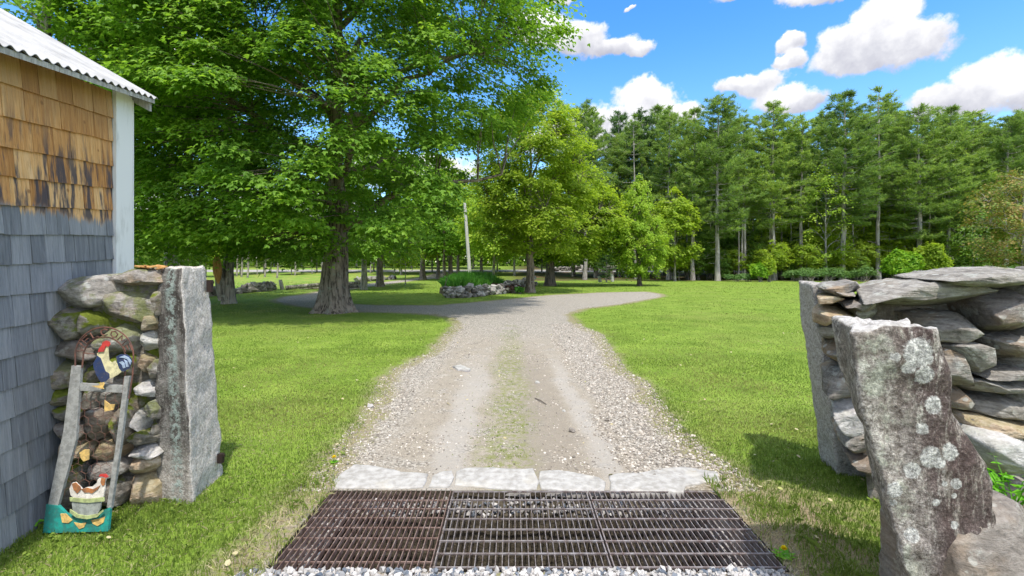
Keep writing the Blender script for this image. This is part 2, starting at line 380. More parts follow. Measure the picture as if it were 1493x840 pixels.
def rock_mat(name, lo, mid, hi, lichen=.5, moss=0.0, warm=0.0, tint=.5, stretch=(1, 1, 3.0)):
    m, t = mat(name); pos = GP(t); rn = ORND(t)
    sh = t.n('ShaderNodeVectorMath', {'operation': 'ADD'}, i0=pos); t.put(sh.inputs[1], t.n('ShaderNodeCombineXYZ', None, X=t.m('MULTIPLY', rn, 31), Y=t.m('MULTIPLY', rn, 17), Z=t.m('MULTIPLY', rn, 9)).outputs[0])
    p = sh.outputs[0]
    n = t.noise(p, 9, 8, .68, .5, sx=stretch); n2 = t.noise(p, 42, 6, .75); n3 = t.noise(p, 2.6, 4, .6)
    c = t.ramp(t.m('ADD', t.m('MULTIPLY', n, .65), t.m('MULTIPLY', n2, .4)), [(.36, lo), (.52, mid), (.70, hi)])
    c = t.mix(t.m('MULTIPLY', t.step(rn, .3, 1.0), tint), c, t.mix(1.0, c, (.62, .6, .62), 'MULTIPLY'))
    if warm: c = t.mix(t.m('MULTIPLY', t.step(n3, .48, .62), t.m('MULTIPLY', t.step(rn, .15, .6), warm)), c, (.34, .23, .13))
    stain = t.step(t.noise(p, 3.7, 6, .7, 0, sx=(1.3, 1.3, .8)), .55, .65)
    c = t.mix(t.m('MULTIPLY', stain, .6), c, tuple(x * .6 for x in lo))
    if lichen:
        l1 = t.step(t.noise(p, 7, 6, .7), .56, .62)
        c = t.mix(t.m('MULTIPLY', l1, lichen), c, (.44, .45, .40))
        vz = t.vor(p, 13.0); l2 = t.m('MULTIPLY', t.step(t.m('ADD', vz, t.m('MULTIPLY', t.m('SUBTRACT', n2, .5), .25)), .26, .2), t.step(n3, .5, .56))
        c = t.mix(t.m('MULTIPLY', l2, lichen), c, (.56, .57, .52))
    if moss:
        nz = t.n('ShaderNodeSeparateXYZ', None, Vector=t.n('ShaderNodeNewGeometry').outputs['Normal']).outputs[2]
        mo = t.m('MULTIPLY', t.step(t.m('ADD', t.noise(pos, 3.4, 5, .7), t.m('MULTIPLY', nz, .12)), .53, .62), moss)
        c = t.mix(mo, c, t.mix(t.noise(pos, 40, 3), (.05, .075, .01), (.20, .23, .03)))
    finish(t, c, .92, t.m('ADD', n, t.m('MULTIPLY', n2, .5)), .75, .03, .15); return m
M['stone'] = rock_mat('field_stone', (.12, .11, .10), (.29, .265, .235), (.52, .49, .455), .5, .6, .55)
M['stone_pale'] = rock_mat('pale_stone', (.24, .225, .22), (.48, .46, .44), (.74, .72, .70), .4, .15, .1)
M['stone_mossy'] = rock_mat('mossy_stone', (.07, .065, .05), (.2, .18, .15), (.34, .32, .27), .25, 1.0, .3)
M['stone_tan'] = rock_mat('tan_stone', (.2, .14, .09), (.42, .32, .22), (.62, .54, .43), .2, .3, .6)
M['stone_dark'] = rock_mat('dark_stone', (.10, .09, .08), (.22, .195, .17), (.36, .335, .30), .4, .0, .3)
M['slate'] = rock_mat('layered_stone', (.10, .09, .08), (.25, .23, .20), (.44, .42, .385), .5, .0, .6, .5, (.7, .7, 5))
M['stone_far'] = rock_mat('low_wall_stone', (.16, .15, .14), (.38, .36, .34), (.62, .60, .57), .4, .1, .2)

def granite_mat(name, dark_front=False, spots=None, drill=False):
    m, t = mat(name); pos = GP(t); sp = t.n('ShaderNodeSeparateXYZ', None, Vector=pos)
    nr = t.n('ShaderNodeSeparateXYZ', None, Vector=t.n('ShaderNodeNewGeometry').outputs['Normal'])
    n = t.noise(pos, 70, 6, .8); n2 = t.noise(pos, 7, 6, .7); nm = t.noise(pos, 22, 5, .7)
    c = t.ramp(t.m('ADD', t.m('MULTIPLY', n, .7), t.m('MULTIPLY', nm, .3)), [(.36, (.12, .11, .10)), (.48, (.33, .305, .275)), (.62, (.54, .515, .48))])
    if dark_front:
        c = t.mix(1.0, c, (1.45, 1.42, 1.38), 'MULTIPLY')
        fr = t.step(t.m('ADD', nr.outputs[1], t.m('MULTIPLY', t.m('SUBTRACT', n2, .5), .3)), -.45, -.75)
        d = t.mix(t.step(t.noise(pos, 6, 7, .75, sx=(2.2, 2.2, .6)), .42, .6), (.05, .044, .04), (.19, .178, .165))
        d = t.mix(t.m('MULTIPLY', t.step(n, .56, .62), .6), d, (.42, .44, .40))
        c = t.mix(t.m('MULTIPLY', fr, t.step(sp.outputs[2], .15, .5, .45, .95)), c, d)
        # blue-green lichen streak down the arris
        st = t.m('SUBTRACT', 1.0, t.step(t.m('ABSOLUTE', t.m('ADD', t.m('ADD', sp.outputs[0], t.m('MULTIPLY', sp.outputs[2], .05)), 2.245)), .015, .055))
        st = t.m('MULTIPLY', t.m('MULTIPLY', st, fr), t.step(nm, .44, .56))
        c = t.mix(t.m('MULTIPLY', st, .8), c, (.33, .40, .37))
    if spots:
        c = t.mix(t.step(t.noise(pos, 4.5, 6, .7, sx=(1.8, 1.8, .7)), .42, .56, .3, .85), c, (.19, .165, .14))
        fr = t.step(nr.outputs[1], -.45, -.8)
        gl = t.m('MULTIPLY', t.m('MULTIPLY', t.step(t.noise(pos, 11, 6, .7), .47, .58), fr), t.step(sp.outputs[0], 1.72, 1.58))
        c = t.mix(t.m('MULTIPLY', gl, .5), c, (.30, .33, .26))
        xs_ = t.m('ADD', sp.outputs[0], t.m('MULTIPLY', sp.outputs[2], .17))
        ds = t.m('SUBTRACT', 1.0, t.step(t.m('ABSOLUTE', t.m('SUBTRACT', xs_, 1.93)), .09, .30))
        ds = t.m('MULTIPLY', t.m('MULTIPLY', ds, fr), t.step(t.noise(pos, 7, 7, .78, sx=(2.4, 2.4, .55)), .38, .50))
        c = t.mix(t.m('MULTIPLY', ds, .88), c, t.mix(t.step(n, .55, .66), (.06, .038, .036), (.15, .12, .11)))
        best = None
        dn = t.n('ShaderNodeTexNoise', None, Vector=pos, Scale=34.0, Detail=6.0, Roughness=.8)
        for (q, r) in spots:
            dd = t.n('ShaderNodeVectorMath', {'operation': 'DISTANCE'}, i0=pos, i1=tuple(q)).outputs['Value']
            k = t.m('DIVIDE', dd, r); best = k if best is None else t.m('MINIMUM', best, k)
        best = t.m('ADD', best, t.m('MULTIPLY', t.m('SUBTRACT', dn.outputs[0], .5), 1.15))
        sm = t.m('MULTIPLY', t.step(best, 1.05, .85), t.m('MULTIPLY', fr, .88))
        c = t.mix(sm, c, t.mix(t.step(n, .4, .62), (.30, .30, .285), (.47, .465, .44)))
        c = t.mix(1.0, c, t.ramp(t.m('ADD', t.m('MULTIPLY', n, .6), t.m('MULTIPLY', nm, .4)), [(.38, (.45, .42, .4)), (.5, (1.0, 1.0, 1.0)), (.62, (1.75, 1.72, 1.7))]), 'MULTIPLY')
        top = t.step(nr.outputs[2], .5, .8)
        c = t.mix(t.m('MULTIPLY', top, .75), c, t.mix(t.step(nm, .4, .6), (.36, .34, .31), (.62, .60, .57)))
    finish(t, c, .92, t.m('ADD', t.m('MULTIPLY', n2, .8), t.m('ADD', t.m('MULTIPLY', nm, .7), t.m('MULTIPLY', n, .35))), .8, .028, .2); return m

# ------------------------------------------------------------------ drive outline (from the ground plan)
drive_px = [(455, 860), (496, 688), (510, 670), (533, 637), (561, 589), (577, 549), (609, 529), (641, 513), (657, 492), (673, 474), (663, 464), (633, 458.5), (581, 456), (512, 454.5),
            (470, 451), (430, 445.5), (404, 440), (402, 437), (418, 432.5), (440, 430), (464, 425.5), (490, 420.5), (511, 416.5), (560, 411.5), (601, 406.8), (645, 401.5), (650, 404.5), (601, 409.5), (560, 415),
            (512, 421.5), (490, 426), (478, 432), (490, 440), (512, 444), (561, 445.5), (641, 445.5), (721, 438.5), (802, 430.5), (882, 426.5), (942, 425.5), (963, 429), (965, 432), (955, 434.5), (902, 444), (850, 450),
            (826, 458), (838, 476), (866, 488), (874, 505), (894, 541), (922, 557), (936, 581), (962, 621), (1000, 660), (1040, 690), (1060, 712), (1200, 860)]
DR = np.array([G(*p) for p in drive_px])
DR[0] = (-1.32, .5); DR[-1] = (1.5, .5)
DR = np.concatenate([[(-1.34, -8.)], DR, [(1.55, -8.)]])
def sdist(pts, poly):
    pts = np.asarray(pts, float); d = np.full(len(pts), 1e9); ins = np.zeros(len(pts), bool)
    n = len(poly)
    for i in range(n):
        a = poly[i]; b = poly[(i + 1) % n]; e = b - a; w_ = pts - a
        tt = np.clip((w_ @ e) / (e @ e), 0, 1); d = np.minimum(d, np.linalg.norm(w_ - tt[:, None] * e, axis=1))
        c = ((a[1] > pts[:, 1]) != (b[1] > pts[:, 1]))
        with np.errstate(divide='ignore', invalid='ignore'):
            xi = (b[0] - a[0]) * (pts[:, 1] - a[1]) / (b[1] - a[1] + 1e-12) + a[0]
        ins ^= c & (pts[:, 0] < xi)
    return np.where(ins, -d, d)
PIT = (-1.30, 1.455, 2.43, 3.315)
ROAD = (73.0, 80.0)

def lines(segs, extra):
    out = [segs[0][0]]
    for a, b, st in segs:
        n = max(1, int(round((b - a) / st))); out += list(np.linspace(a, b, n + 1)[1:])
    out = np.array(sorted(set(np.round(out, 5)) | set(extra)))
    keep = [out[0]]
    for v in out[1:]:
        if v - keep[-1] < .012:
            if v in extra: keep[-1] = v
            continue
        keep.append(v)
    return np.array(keep)
xs = lines([(-3000, -400, 520), (-400, -60, 34), (-60, -25, 2.5), (-25, -4, .3), (-4, 5, .06), (5, 16, .3), (16, 60, 4), (60, 400, 34), (400, 3000, 520)], {PIT[0], PIT[1]})
ys = lines([(-600, -20, 58), (-20, 1.4, 1.07), (1.4, 14, .065), (14, 52, .3), (52, 110, 1.45), (110, 400, 29), (400, 4000, 450)], {PIT[2], PIT[3], ROAD[0], ROAD[1]})
XX, YY = np.meshgrid(xs, ys); nx, ny = len(xs), len(ys)
gv = np.stack([XX.ravel(), YY.ravel(), terrain(XX.ravel(), YY.ravel())], 1)
edge = sdist(gv[:, :2], DR)
i0 = (np.arange(ny - 1)[:, None] * nx + np.arange(nx - 1)[None, :]).ravel()
gf = np.stack([i0, i0 + 1, i0 + nx + 1, i0 + nx], 1)
fc = gv[gf].mean(1); fe = edge[gf].mean(1)
hole = (fc[:, 0] > PIT[0]) & (fc[:, 0] < PIT[1]) & (fc[:, 1] > PIT[2]) & (fc[:, 1] < PIT[3])
isroad = (fc[:, 1] > ROAD[0]) & (fc[:, 1] < ROAD[1]) & (np.abs(fc[:, 0]) < 400)
isdrive = (fe < .08) & ~hole & ~isroad
def sub(name, mask, mt, **kw):
    f = gf[mask]; used = np.unique(f); mp = np.full(len(gv), -1); mp[used] = np.arange(len(used))
    b = MB(); b.add(gv[used], mp[f]); return tag(b.build(name, mt, attrs={'edge': edge[used]}, smooth=True), **kw)
sub('lawn', ~hole & ~isroad & ~isdrive, M['lawn'], kind='structure')
sub('driveway', isdrive, M['lawn'], kind='structure')
sub('road', isroad, M['road'], kind='structure')

# the drainage pit below the cattle grate: gravel shelves and dark sump
x0, x1, y0, y1 = PIT
b = MB()
prof = [(y0, 0.0), (y0 + .001, -.07), (2.47, -.09), (2.50, -.75), (3.12, -.75), (3.16, -.10), (y1 - .001, -.06), (y1, 0.0)]
n = 60; xsn = np.linspace(x0, x1, n)
pv = []; 
for (yy, zz) in prof:
    j = np.array([[x, yy, zz] for x in xsn])
    if -.7 < zz < -.01: j[:, 1] += .02 * vnoise(j, 9, 3); j[:, 2] += .012 * vnoise(j, 14, 5)
    pv.append(j)
pv = np.concatenate(pv); k = (np.arange(len(prof) - 1)[:, None] * n + np.arange(n - 1)[None]).ravel()
b.add(pv, np.stack([k, k + 1, k + n + 1, k + n], 1))
for xx in (x0, x1): b.add([[xx, y0, 0], [xx, y1, 0], [xx, y1, -.76], [xx, y0, -.76]], [[0, 1, 2, 3]])
for xx, s_ in ((x0, 1), (x1, -1)):
    b.add([[xx, y0, -.03], [xx, y1, -.03], [xx + s_ * .18, y1, -.10], [xx + s_ * .18, y0, -.10]], [[0, 1, 2, 3]])
    b.add([[xx + s_ * .18, y0, -.10], [xx + s_ * .18, y1, -.10], [xx + s_ * .25, y1, -.75], [xx + s_ * .25, y0, -.75]], [[0, 1, 2, 3]])
tag(b.build('ground_pit', M['pit']), kind='structure')

# ------------------------------------------------------------------ scattered stones and blades
ico = None
def ico_template():
    ph = (1 + 5 ** .5) / 2
    v = np.array([(-1, ph, 0), (1, ph, 0), (-1, -ph, 0), (1, -ph, 0), (0, -1, ph), (0, 1, ph), (0, -1, -ph), (0, 1, -ph), (ph, 0, -1), (ph, 0, 1), (-ph, 0, -1), (-ph, 0, 1)], float)
    v /= np.linalg.norm(v[0])
    f = np.array([(0, 11, 5), (0, 5, 1), (0, 1, 7), (0, 7, 10), (0, 10, 11), (1, 5, 9), (5, 11, 4), (11, 10, 2), (10, 7, 6), (7, 1, 8), (3, 9, 4), (3, 4, 2), (3, 2, 6), (3, 6, 8), (3, 8, 9), (4, 9, 5), (2, 4, 11), (6, 2, 10), (8, 6, 7), (9, 8, 1)])
    return v, f
IV, IF = ico_template()
def stones(pos, size, flat=.65, r=rng):
    n = len(pos); v = IV[None] * (1 + .28 * r.standard_normal((n, 12, 1)))
    sc_ = size[:, None, None] * np.stack([r.uniform(.8, 1.3, n), r.uniform(.7, 1.1, n), r.uniform(.45, .9, n) * flat / .65], 1)[:, None]
    v = v * sc_; a = r.uniform(0, 6.28, n); c, s = np.cos(a), np.sin(a)
    x = v[:, :, 0] * c[:, None] - v[:, :, 1] * s[:, None]; y = v[:, :, 0] * s[:, None] + v[:, :, 1] * c[:, None]
    tl = r.normal(0, .35, n); y2 = y * np.cos(tl)[:, None] - v[:, :, 2] * np.sin(tl)[:, None]; z2 = y * np.sin(tl)[:, None] + v[:, :, 2] * np.cos(tl)[:, None]
    out = np.stack([x, y2, z2], 2) + pos[:, None]
    f = (IF[None] + (np.arange(n) * 12)[:, None, None]).reshape(-1, 3)
    return out.reshape(-1, 3), f
def inpit(p): return (p[:, 0] > PIT[0] - .01) & (p[:, 0] < PIT[1] + .01) & (p[:, 1] > PIT[2] - .01) & (p[:, 1] < 3.52)
N = 60000
p = np.stack([rng.uniform(-2.2, 2.6, N), 3.3 + 9.5 * rng.uniform(0, 1, N) ** 1.5], 1)
e = sdist(p, DR); xw = p[:, 0] + .2 * vnoise(np.c_[p, p[:, 0] * 0], .9, 4)
pr = np.where(xw > .9, .8, .09) + np.where(xw < -1.1, .2, 0) + np.where(np.abs(e) < .25, .4, 0) + .35 * (vnoise(np.c_[p, p[:, 0] * 0], 2.2, 9) > .35)
keep = (e < .22) & (rng.uniform(0, 1, N) < pr) & ~inpit(p); p = p[keep]
size = rng.uniform(.004, .0095, len(p)) * np.where(rng.uniform(0, 1, len(p)) < .025, 2.0, 1) * np.where(p[:, 0] > .85, 1.25, 1)
b = MB(); b.add(*stones(np.c_[p, size * .25], size)); tag(b.build('drive_gravel', M['gravel']), kind='stuff', label='loose grey stones scattered over the dirt driveway')
# crushed white stone around the grate
pts = []; szs = []
def strip(n, xa, xb, ya, yb, za, zb, s0, s1):
    q = np.stack([rng.uniform(xa, xb, n), rng.uniform(ya, yb, n), rng.uniform(za, zb, n)], 1); pts.append(q); szs.append(rng.uniform(s0, s1, n))
strip(2600, -1.42, 1.42, 2.18, 2.44, -.002, .016, .009, .018)
strip(1100, -1.28, 1.44, 2.43, 2.48, -.085, -.03, .010, .019)
strip(900, -1.28, 1.44, 3.155, 3.32, -.10, -.05, .007, .016)
strip(700, 1.22, 1.44, 2.45, 3.3, -.09, -.05, .007, .014)
strip(500, -1.29, -1.1, 2.45, 3.3, -.09, -.05, .007, .014)
pts = np.concatenate(pts); szs = np.concatenate(szs)
b = MB(); b.add(*stones(pts, szs, .9)); tag(b.build('crushed_gravel', M['crushed']), kind='stuff', label='pale crushed gravel around the steel drain grate')

def blades(p, h, wd, lean=.5, z=None, r=rng):
    """thin bent grass blades: five verts each"""
    n = len(p); a = r.uniform(0, 6.283, n); la = r.uniform(0, 6.283, n); ln = np.abs(r.normal(0, lean, n)) * h
    dx, dy = np.cos(a) * wd / 2, np.sin(a) * wd / 2; lx, ly = np.cos(la) * ln, np.sin(la) * ln
    z0 = (terrain(p[:, 0], p[:, 1]) if z is None else z) - .004
    B0 = np.stack([p[:, 0] - dx, p[:, 1] - dy, z0], 1); B1 = np.stack([p[:, 0] + dx, p[:, 1] + dy, z0], 1)
    M0 = np.stack([p[:, 0] - dx * .8 + lx * .35, p[:, 1] - dy * .8 + ly * .35, z0 + h * .6], 1); M1 = np.stack([p[:, 0] + dx * .8 + lx * .35, p[:, 1] + dy * .8 + ly * .35, z0 + h * .6], 1)
    T_ = np.stack([p[:, 0] + lx, p[:, 1] + ly, z0 + h * (1 - .25 * np.minimum(1, ln / h))], 1)
    v = np.stack([B0, B1, M1, T_, M0], 1).reshape(-1, 3)
    f = (np.array([[0, 1, 2, 3, 4]])[None] + (np.arange(n) * 5)[:, None, None]).reshape(-1, 5)
    return v, f
BARN_A = np.array([-2.85, 2.6]); BARN_S = -.2155
def free_ground(p):
    """False where walls, posts, pit or barn stand"""
    ok = ~((p[:, 0] > PIT[0] + .0) & (p[:, 0] < PIT[1] - .0) & (p[:, 1] > PIT[2]) & (p[:, 1] < 3.52))
    ok &= ~((p[:, 0] < BARN_A[0] + BARN_S * (p[:, 1] - BARN_A[1])) & (p[:, 1] < 3.85))
    return ok
b = MB(); dry = MB()
zones = [(-1.5, 1.6, 60000, .045, .005), (1.6, 3.4, 120000, .040, .0042), (3.4, 5.5, 140000, .030, .005), (5.5, 9, 150000, .026, .0075), (9, 15, 120000, .024, .012), (15, 26, 80000, .026, .022), (26, 46, 50000, .03, .05)]
for (ya, yb, n, h, wd) in zones:
    yy = rng.uniform(ya, yb, n); xr = np.maximum(yy * 1.13 + .2, 3.4)
    p = np.stack([rng.uniform(-1, 1, n) * xr, yy], 1); p3 = np.c_[p, p[:, 0] * 0]
    e = sdist(p, DR) + .17 * vnoise(p3, 2.3, 21) + .08 * vnoise(p3, 9, 22)
    dens_ = np.clip((e + .02) / .30, 0, 1) ** 1.3
    bare = np.exp(-(((p[:, 0] - 1.78) / .35) ** 2 + ((p[:, 1] - 2.75) / .6) ** 2)) * .6
    dens_ = dens_ * (1 - bare * (vnoise(p3, 4, 31) > -.45)) * (.72 + .28 * vnoise(p3, 1.7, 33))
    k = (rng.uniform(0, 1, n) < dens_) & free_ground(p); q = p[k]; q3 = p3[k]
    hh = h * rng.uniform(.55, 1.35, len(q)) * (1 + .35 * vnoise(q3, 1.3, 41)) * np.where(np.abs(e[k] - .1) < .15, .75, 1)
    hh *= 1 + 1.2 * np.exp(-np.maximum(0, q[:, 0] * 0 + np.abs(q[:, 1] - 3.0) / .25 + np.abs(np.minimum(np.abs(q[:, 0] + 2.3) / .2, np.abs(q[:, 0] - 1.9) / .25))))
    b.add(*blades(q, hh, wd * rng.uniform(.7, 1.3, len(q))))
    # dry straw near the verge and bare places
    kd = (rng.uniform(0, 1, n) < .10 + .12 * (vnoise(p3, .8, 77) > .1) + .35 * bare + .16 * (np.abs(e - .18) < .15)) & free_ground(p) & (e > -.05) & (yy < 10)
    dry.add(*blades(p[kd], h * .6 * rng.uniform(.5, 1.2, kd.sum()), wd * .7 * np.ones(kd.sum()), 1.4))
n = 7000; p = np.stack([rng.normal(-.02, .17, n), 3.55 + 9 * rng.uniform(0, 1, n) ** 1.4], 1); p3 = np.c_[p, p[:, 0] * 0]
k = vnoise(p3, 3.5, 51) > -.1; b.add(*blades(p[k], rng.uniform(.006, .02, k.sum()), .006 * np.ones(k.sum()), .9))
# ragged rim beside the grate
for xa, xb in ((-1.62, -1.27), (1.43, 1.8)):
    n = 5000; p = np.stack([rng.uniform(xa, xb, n), rng.uniform(2.1, 3.5, n)], 1); k = rng.uniform(0, 1, n) < .7 * np.abs(vnoise(np.c_[p, p[:, 0] * 0], 3, 61))
    b.add(*blades(p[k], rng.uniform(.03, .085, k.sum()), .0045 * np.ones(k.sum()), .7)); dry.add(*blades(p[~k][:900], rng.uniform(.015, .05, 900), .004 * np.ones(900), 1.3))
tag(b.build('lawn_grass', M['blade']), kind='stuff', label='short green lawn grass beside the gravel drive')
tag(dry.build('dry_grass', M['dry_blade']), kind='stuff', label='dry straw coloured grass along the driveway edge')

# clover and small weeds in the near lawn, a few dead leaves
n = 5200; yy = 1.9 + 6.5 * rng.uniform(0, 1, n) ** 1.4; p = np.stack([rng.uniform(-1, 1, n) * (yy * 1.13), yy], 1); p3 = np.c_[p, p[:, 0] * 0]
k = (sdist(p, DR) > .06) & free_ground(p) & (vnoise(p3, 2.6, 71) > .1); p = p[k]; n = len(p)
b = MB(); lf = 4; q = np.repeat(p, lf, 0); m_ = len(q); an = rng.uniform(0, 6.28, m_); dv = np.stack([np.cos(an), np.sin(an), np.full(m_, .25)], 1)
_u = lambda v: v / np.linalg.norm(v, axis=1)[:, None]
def _lv(c, nr, d, sz, tm):
    d = _u(d - nr * (d * nr).sum(1)[:, None]); s_ = np.cross(d, nr); v = c[:, None] + sz[:, None, None] * (tm[None, :, 0:1] * s_[:, None] + tm[None, :, 1:2] * d[:, None]); kk = len(tm)
    return v.reshape(-1, 3), np.arange(len(c) * kk).reshape(-1, kk)
TM = np.array([(0, 0), (.42, .35), (.38, .8), (0, 1), (-.38, .8), (-.42, .35)])
b.add(*_lv(np.c_[q, rng.uniform(.012, .034, m_)], _u(rng.normal(0, .3, (m_, 3)) + [0, 0, 1]), dv, rng.uniform(.009, .022, m_), TM))
tag(b.build('lawn_weeds', M['blade']), kind='stuff', label='clover and small weeds growing in the near lawn')
n = 260; yy = 2 + 9 * rng.uniform(0, 1, n); p = np.stack([rng.uniform(-1, 1, n) * (yy * 1.05), yy], 1); p = p[~((p[:, 0] > PIT[0]) & (p[:, 0] < PIT[1]) & (p[:, 1] < 3.5))]; n = len(p); an = rng.uniform(0, 6.28, n)
b = MB(); b.add(*_lv(np.c_[p, np.where(sdist(p, DR) < 0, .006, .03)], _u(rng.normal(0, .35, (n, 3)) + [0, 0, 1]), np.stack([np.cos(an), np.sin(an), an * 0], 1), rng.uniform(.015, .04, n), TM))
tag(b.build('dead_leaves', M['dry_blade']), kind='stuff', label='scattered dead leaves on the lawn and gravel')

# ------------------------------------------------------------------ white edging stones
c5 = lambda x, y: (370 + x / 3.7325, 640 + y / 3.7325)
c6 = lambda x, y: (760 + x / 3.7325, 640 + y / 3.7325)
edg = [([c5(*q) for q in [(432, 235), (480, 190), (540, 145), (660, 150), (800, 185), (950, 195), (935, 235), (920, 270), (760, 277), (450, 270)]], 'long pale edging stone at the left end of the row above the grate'),
       ([c5(*q) for q in [(950, 270), (965, 230), (985, 200), (1030, 183), (1080, 180), (1087, 215), (1060, 267)]], 'smallest pale edging stone, in the gap second from the left end'),
       ([c5(*q) for q in [(1088, 255), (1100, 180), (1150, 162), (1300, 160)]] + [c6(*q) for q in [(0, 170), (70, 165), (82, 200), (95, 230), (85, 280), (0, 284), (-150, 275)]], 'middle pale edging stone with straight top above the central grate panel'),
       ([c6(*q) for q in [(108, 278), (96, 225), (100, 180), (200, 175), (330, 195), (420, 212), (462, 240), (455, 290), (300, 288)]], 'pale edging stone with sloping back edge, right of the middle stone'),
       ([c6(*q) for q in [(485, 290), (478, 205), (520, 195), (640, 190), (800, 162), (900, 158), (1060, 183), (1085, 235), (1000, 243), (900, 260), (880, 294)]], 'longest pale edging stone with gravel specks at the right end of the row')]
def slab_from(poly, z0, z1, name, mt, label, cat, group=None, seed=0):
    poly = np.array(poly); c = poly.mean(0); out = []
    for i in range(len(poly)):
        a, b_ = poly[i], poly[(i + 1) % len(poly)]
        m_ = max(1, int(np.linalg.norm(b_ - a) / .035))
        for k in range(m_): out.append(a + (b_ - a) * k / m_)
    o = np.array(out); o3 = np.c_[o, o[:, 0] * 0]; o = o + .008 * np.stack([vnoise(o3, 14, seed), vnoise(o3, 14, seed + 5)], 1)
    n = len(o); rings = []
    for s_, zz in ((1.0, z0), (1.0, z1 - .008), (.985, z1 - .002), (.95, z1), (.7, z1), (.4, z1), (.1, z1)):
        r_ = c + (o - c) * s_; r3 = np.c_[r_, r_[:, 0] * 0 + zz]; r3[:, 2] += .003 * vnoise(r3, 11, seed) * (zz > z0 + .01); rings.append(r3)
    v = np.concatenate(rings); k = np.arange(n); f = np.concatenate([np.stack([i * n + k, i * n + (k + 1) % n, (i + 1) * n + (k + 1) % n, (i + 1) * n + k], 1) for i in range(len(rings) - 1)])
    b = MB(); b.add(v, f); b.add(rings[-1], [list(range(n))])
    ob = b.build(name, mt, base=(c[0], c[1], 0), smooth=True); return tag(ob, label, cat, group)
for i, (pl, lb) in enumerate(edg):
    slab_from([G(*q) for q in pl], -.04, .012, 'edging_stone', M['edging'], lb, 'edging stone', 'pale edging stones above the grate', 40 + i)

# ------------------------------------------------------------------ steel cattle grate: three panels
m, t = mat('rusty_steel'); pos = GP(t); n = t.noise(pos, 18, 5, .7)
finish(t, t.ramp(n, [(.35, (.11, .065, .052)), (.5, (.21, .14, .115)), (.7, (.33, .26, .23))]), .7, None, metal=.25); M['rust'] = m
m, t = mat('galvanised_steel'); pos = GP(t); n = t.noise(pos, 22, 5, .7)
finish(t, t.ramp(n, [(.35, (.15, .105, .09)), (.5, (.28, .24, .225)), (.7, (.42, .39, .38))]), .5, None, metal=.45, spec=.5); M['galv'] = m
m, t = mat('brown_steel'); pos = GP(t); n = t.noise(pos, 22, 5, .7)
finish(t, t.ramp(n, [(.35, (.15, .10, .085)), (.5, (.27, .225, .21)), (.7, (.42, .39, .38))]), .55, None, metal=.4, spec=.5); M['brownsteel'] = m
panels = [(-1.275, -.435, 2.42, 3.335, 'rust', False, 'rusty left grate panel of upright bars over the drain'), (-.415, .525, 2.45, 3.30, 'galv', True, 'middle steel grate panel of worn silver bars over the dark drain'),
          (.545, 1.44, 2.45, 3.30, 'brownsteel', True, 'right steel grate panel beside the bare earth verge')]
for (xa, xb, ya, yb, mt, cross, lb) in panels:
    r = thing('drain_grate', ((xa + xb) / 2, (ya + yb) / 2, 0), lb, 'drain grate', 'steel grate panels across the drive')
    n = int(round((xb - xa) / .0355)); b = MB(); q = MB()
    for i in range(n + 1):
        x = xa + (xb - xa) * i / n; edge_ = cross and i in (0, n)
        jy = 0 if cross else rng.uniform(-.012, .02)
        b.box((x, (ya + yb) / 2 + jy, -.016), (.0042 if not edge_ else .007, yb - ya, .032), rz=rng.normal(0, .0012))
    b.build('bearing_bars', M[mt], r)
    nn = 7 if cross else 8
    for i in range(nn + 1):
        y = ya + .012 + (yb - ya - .024) * i / nn
        q.box(((xa + xb) / 2, y, .004 if cross else -.02), (xb - xa + .008, .0065 if not cross else .008, .009), rx=.1)
    q.build('cross_rods', M[mt], r)

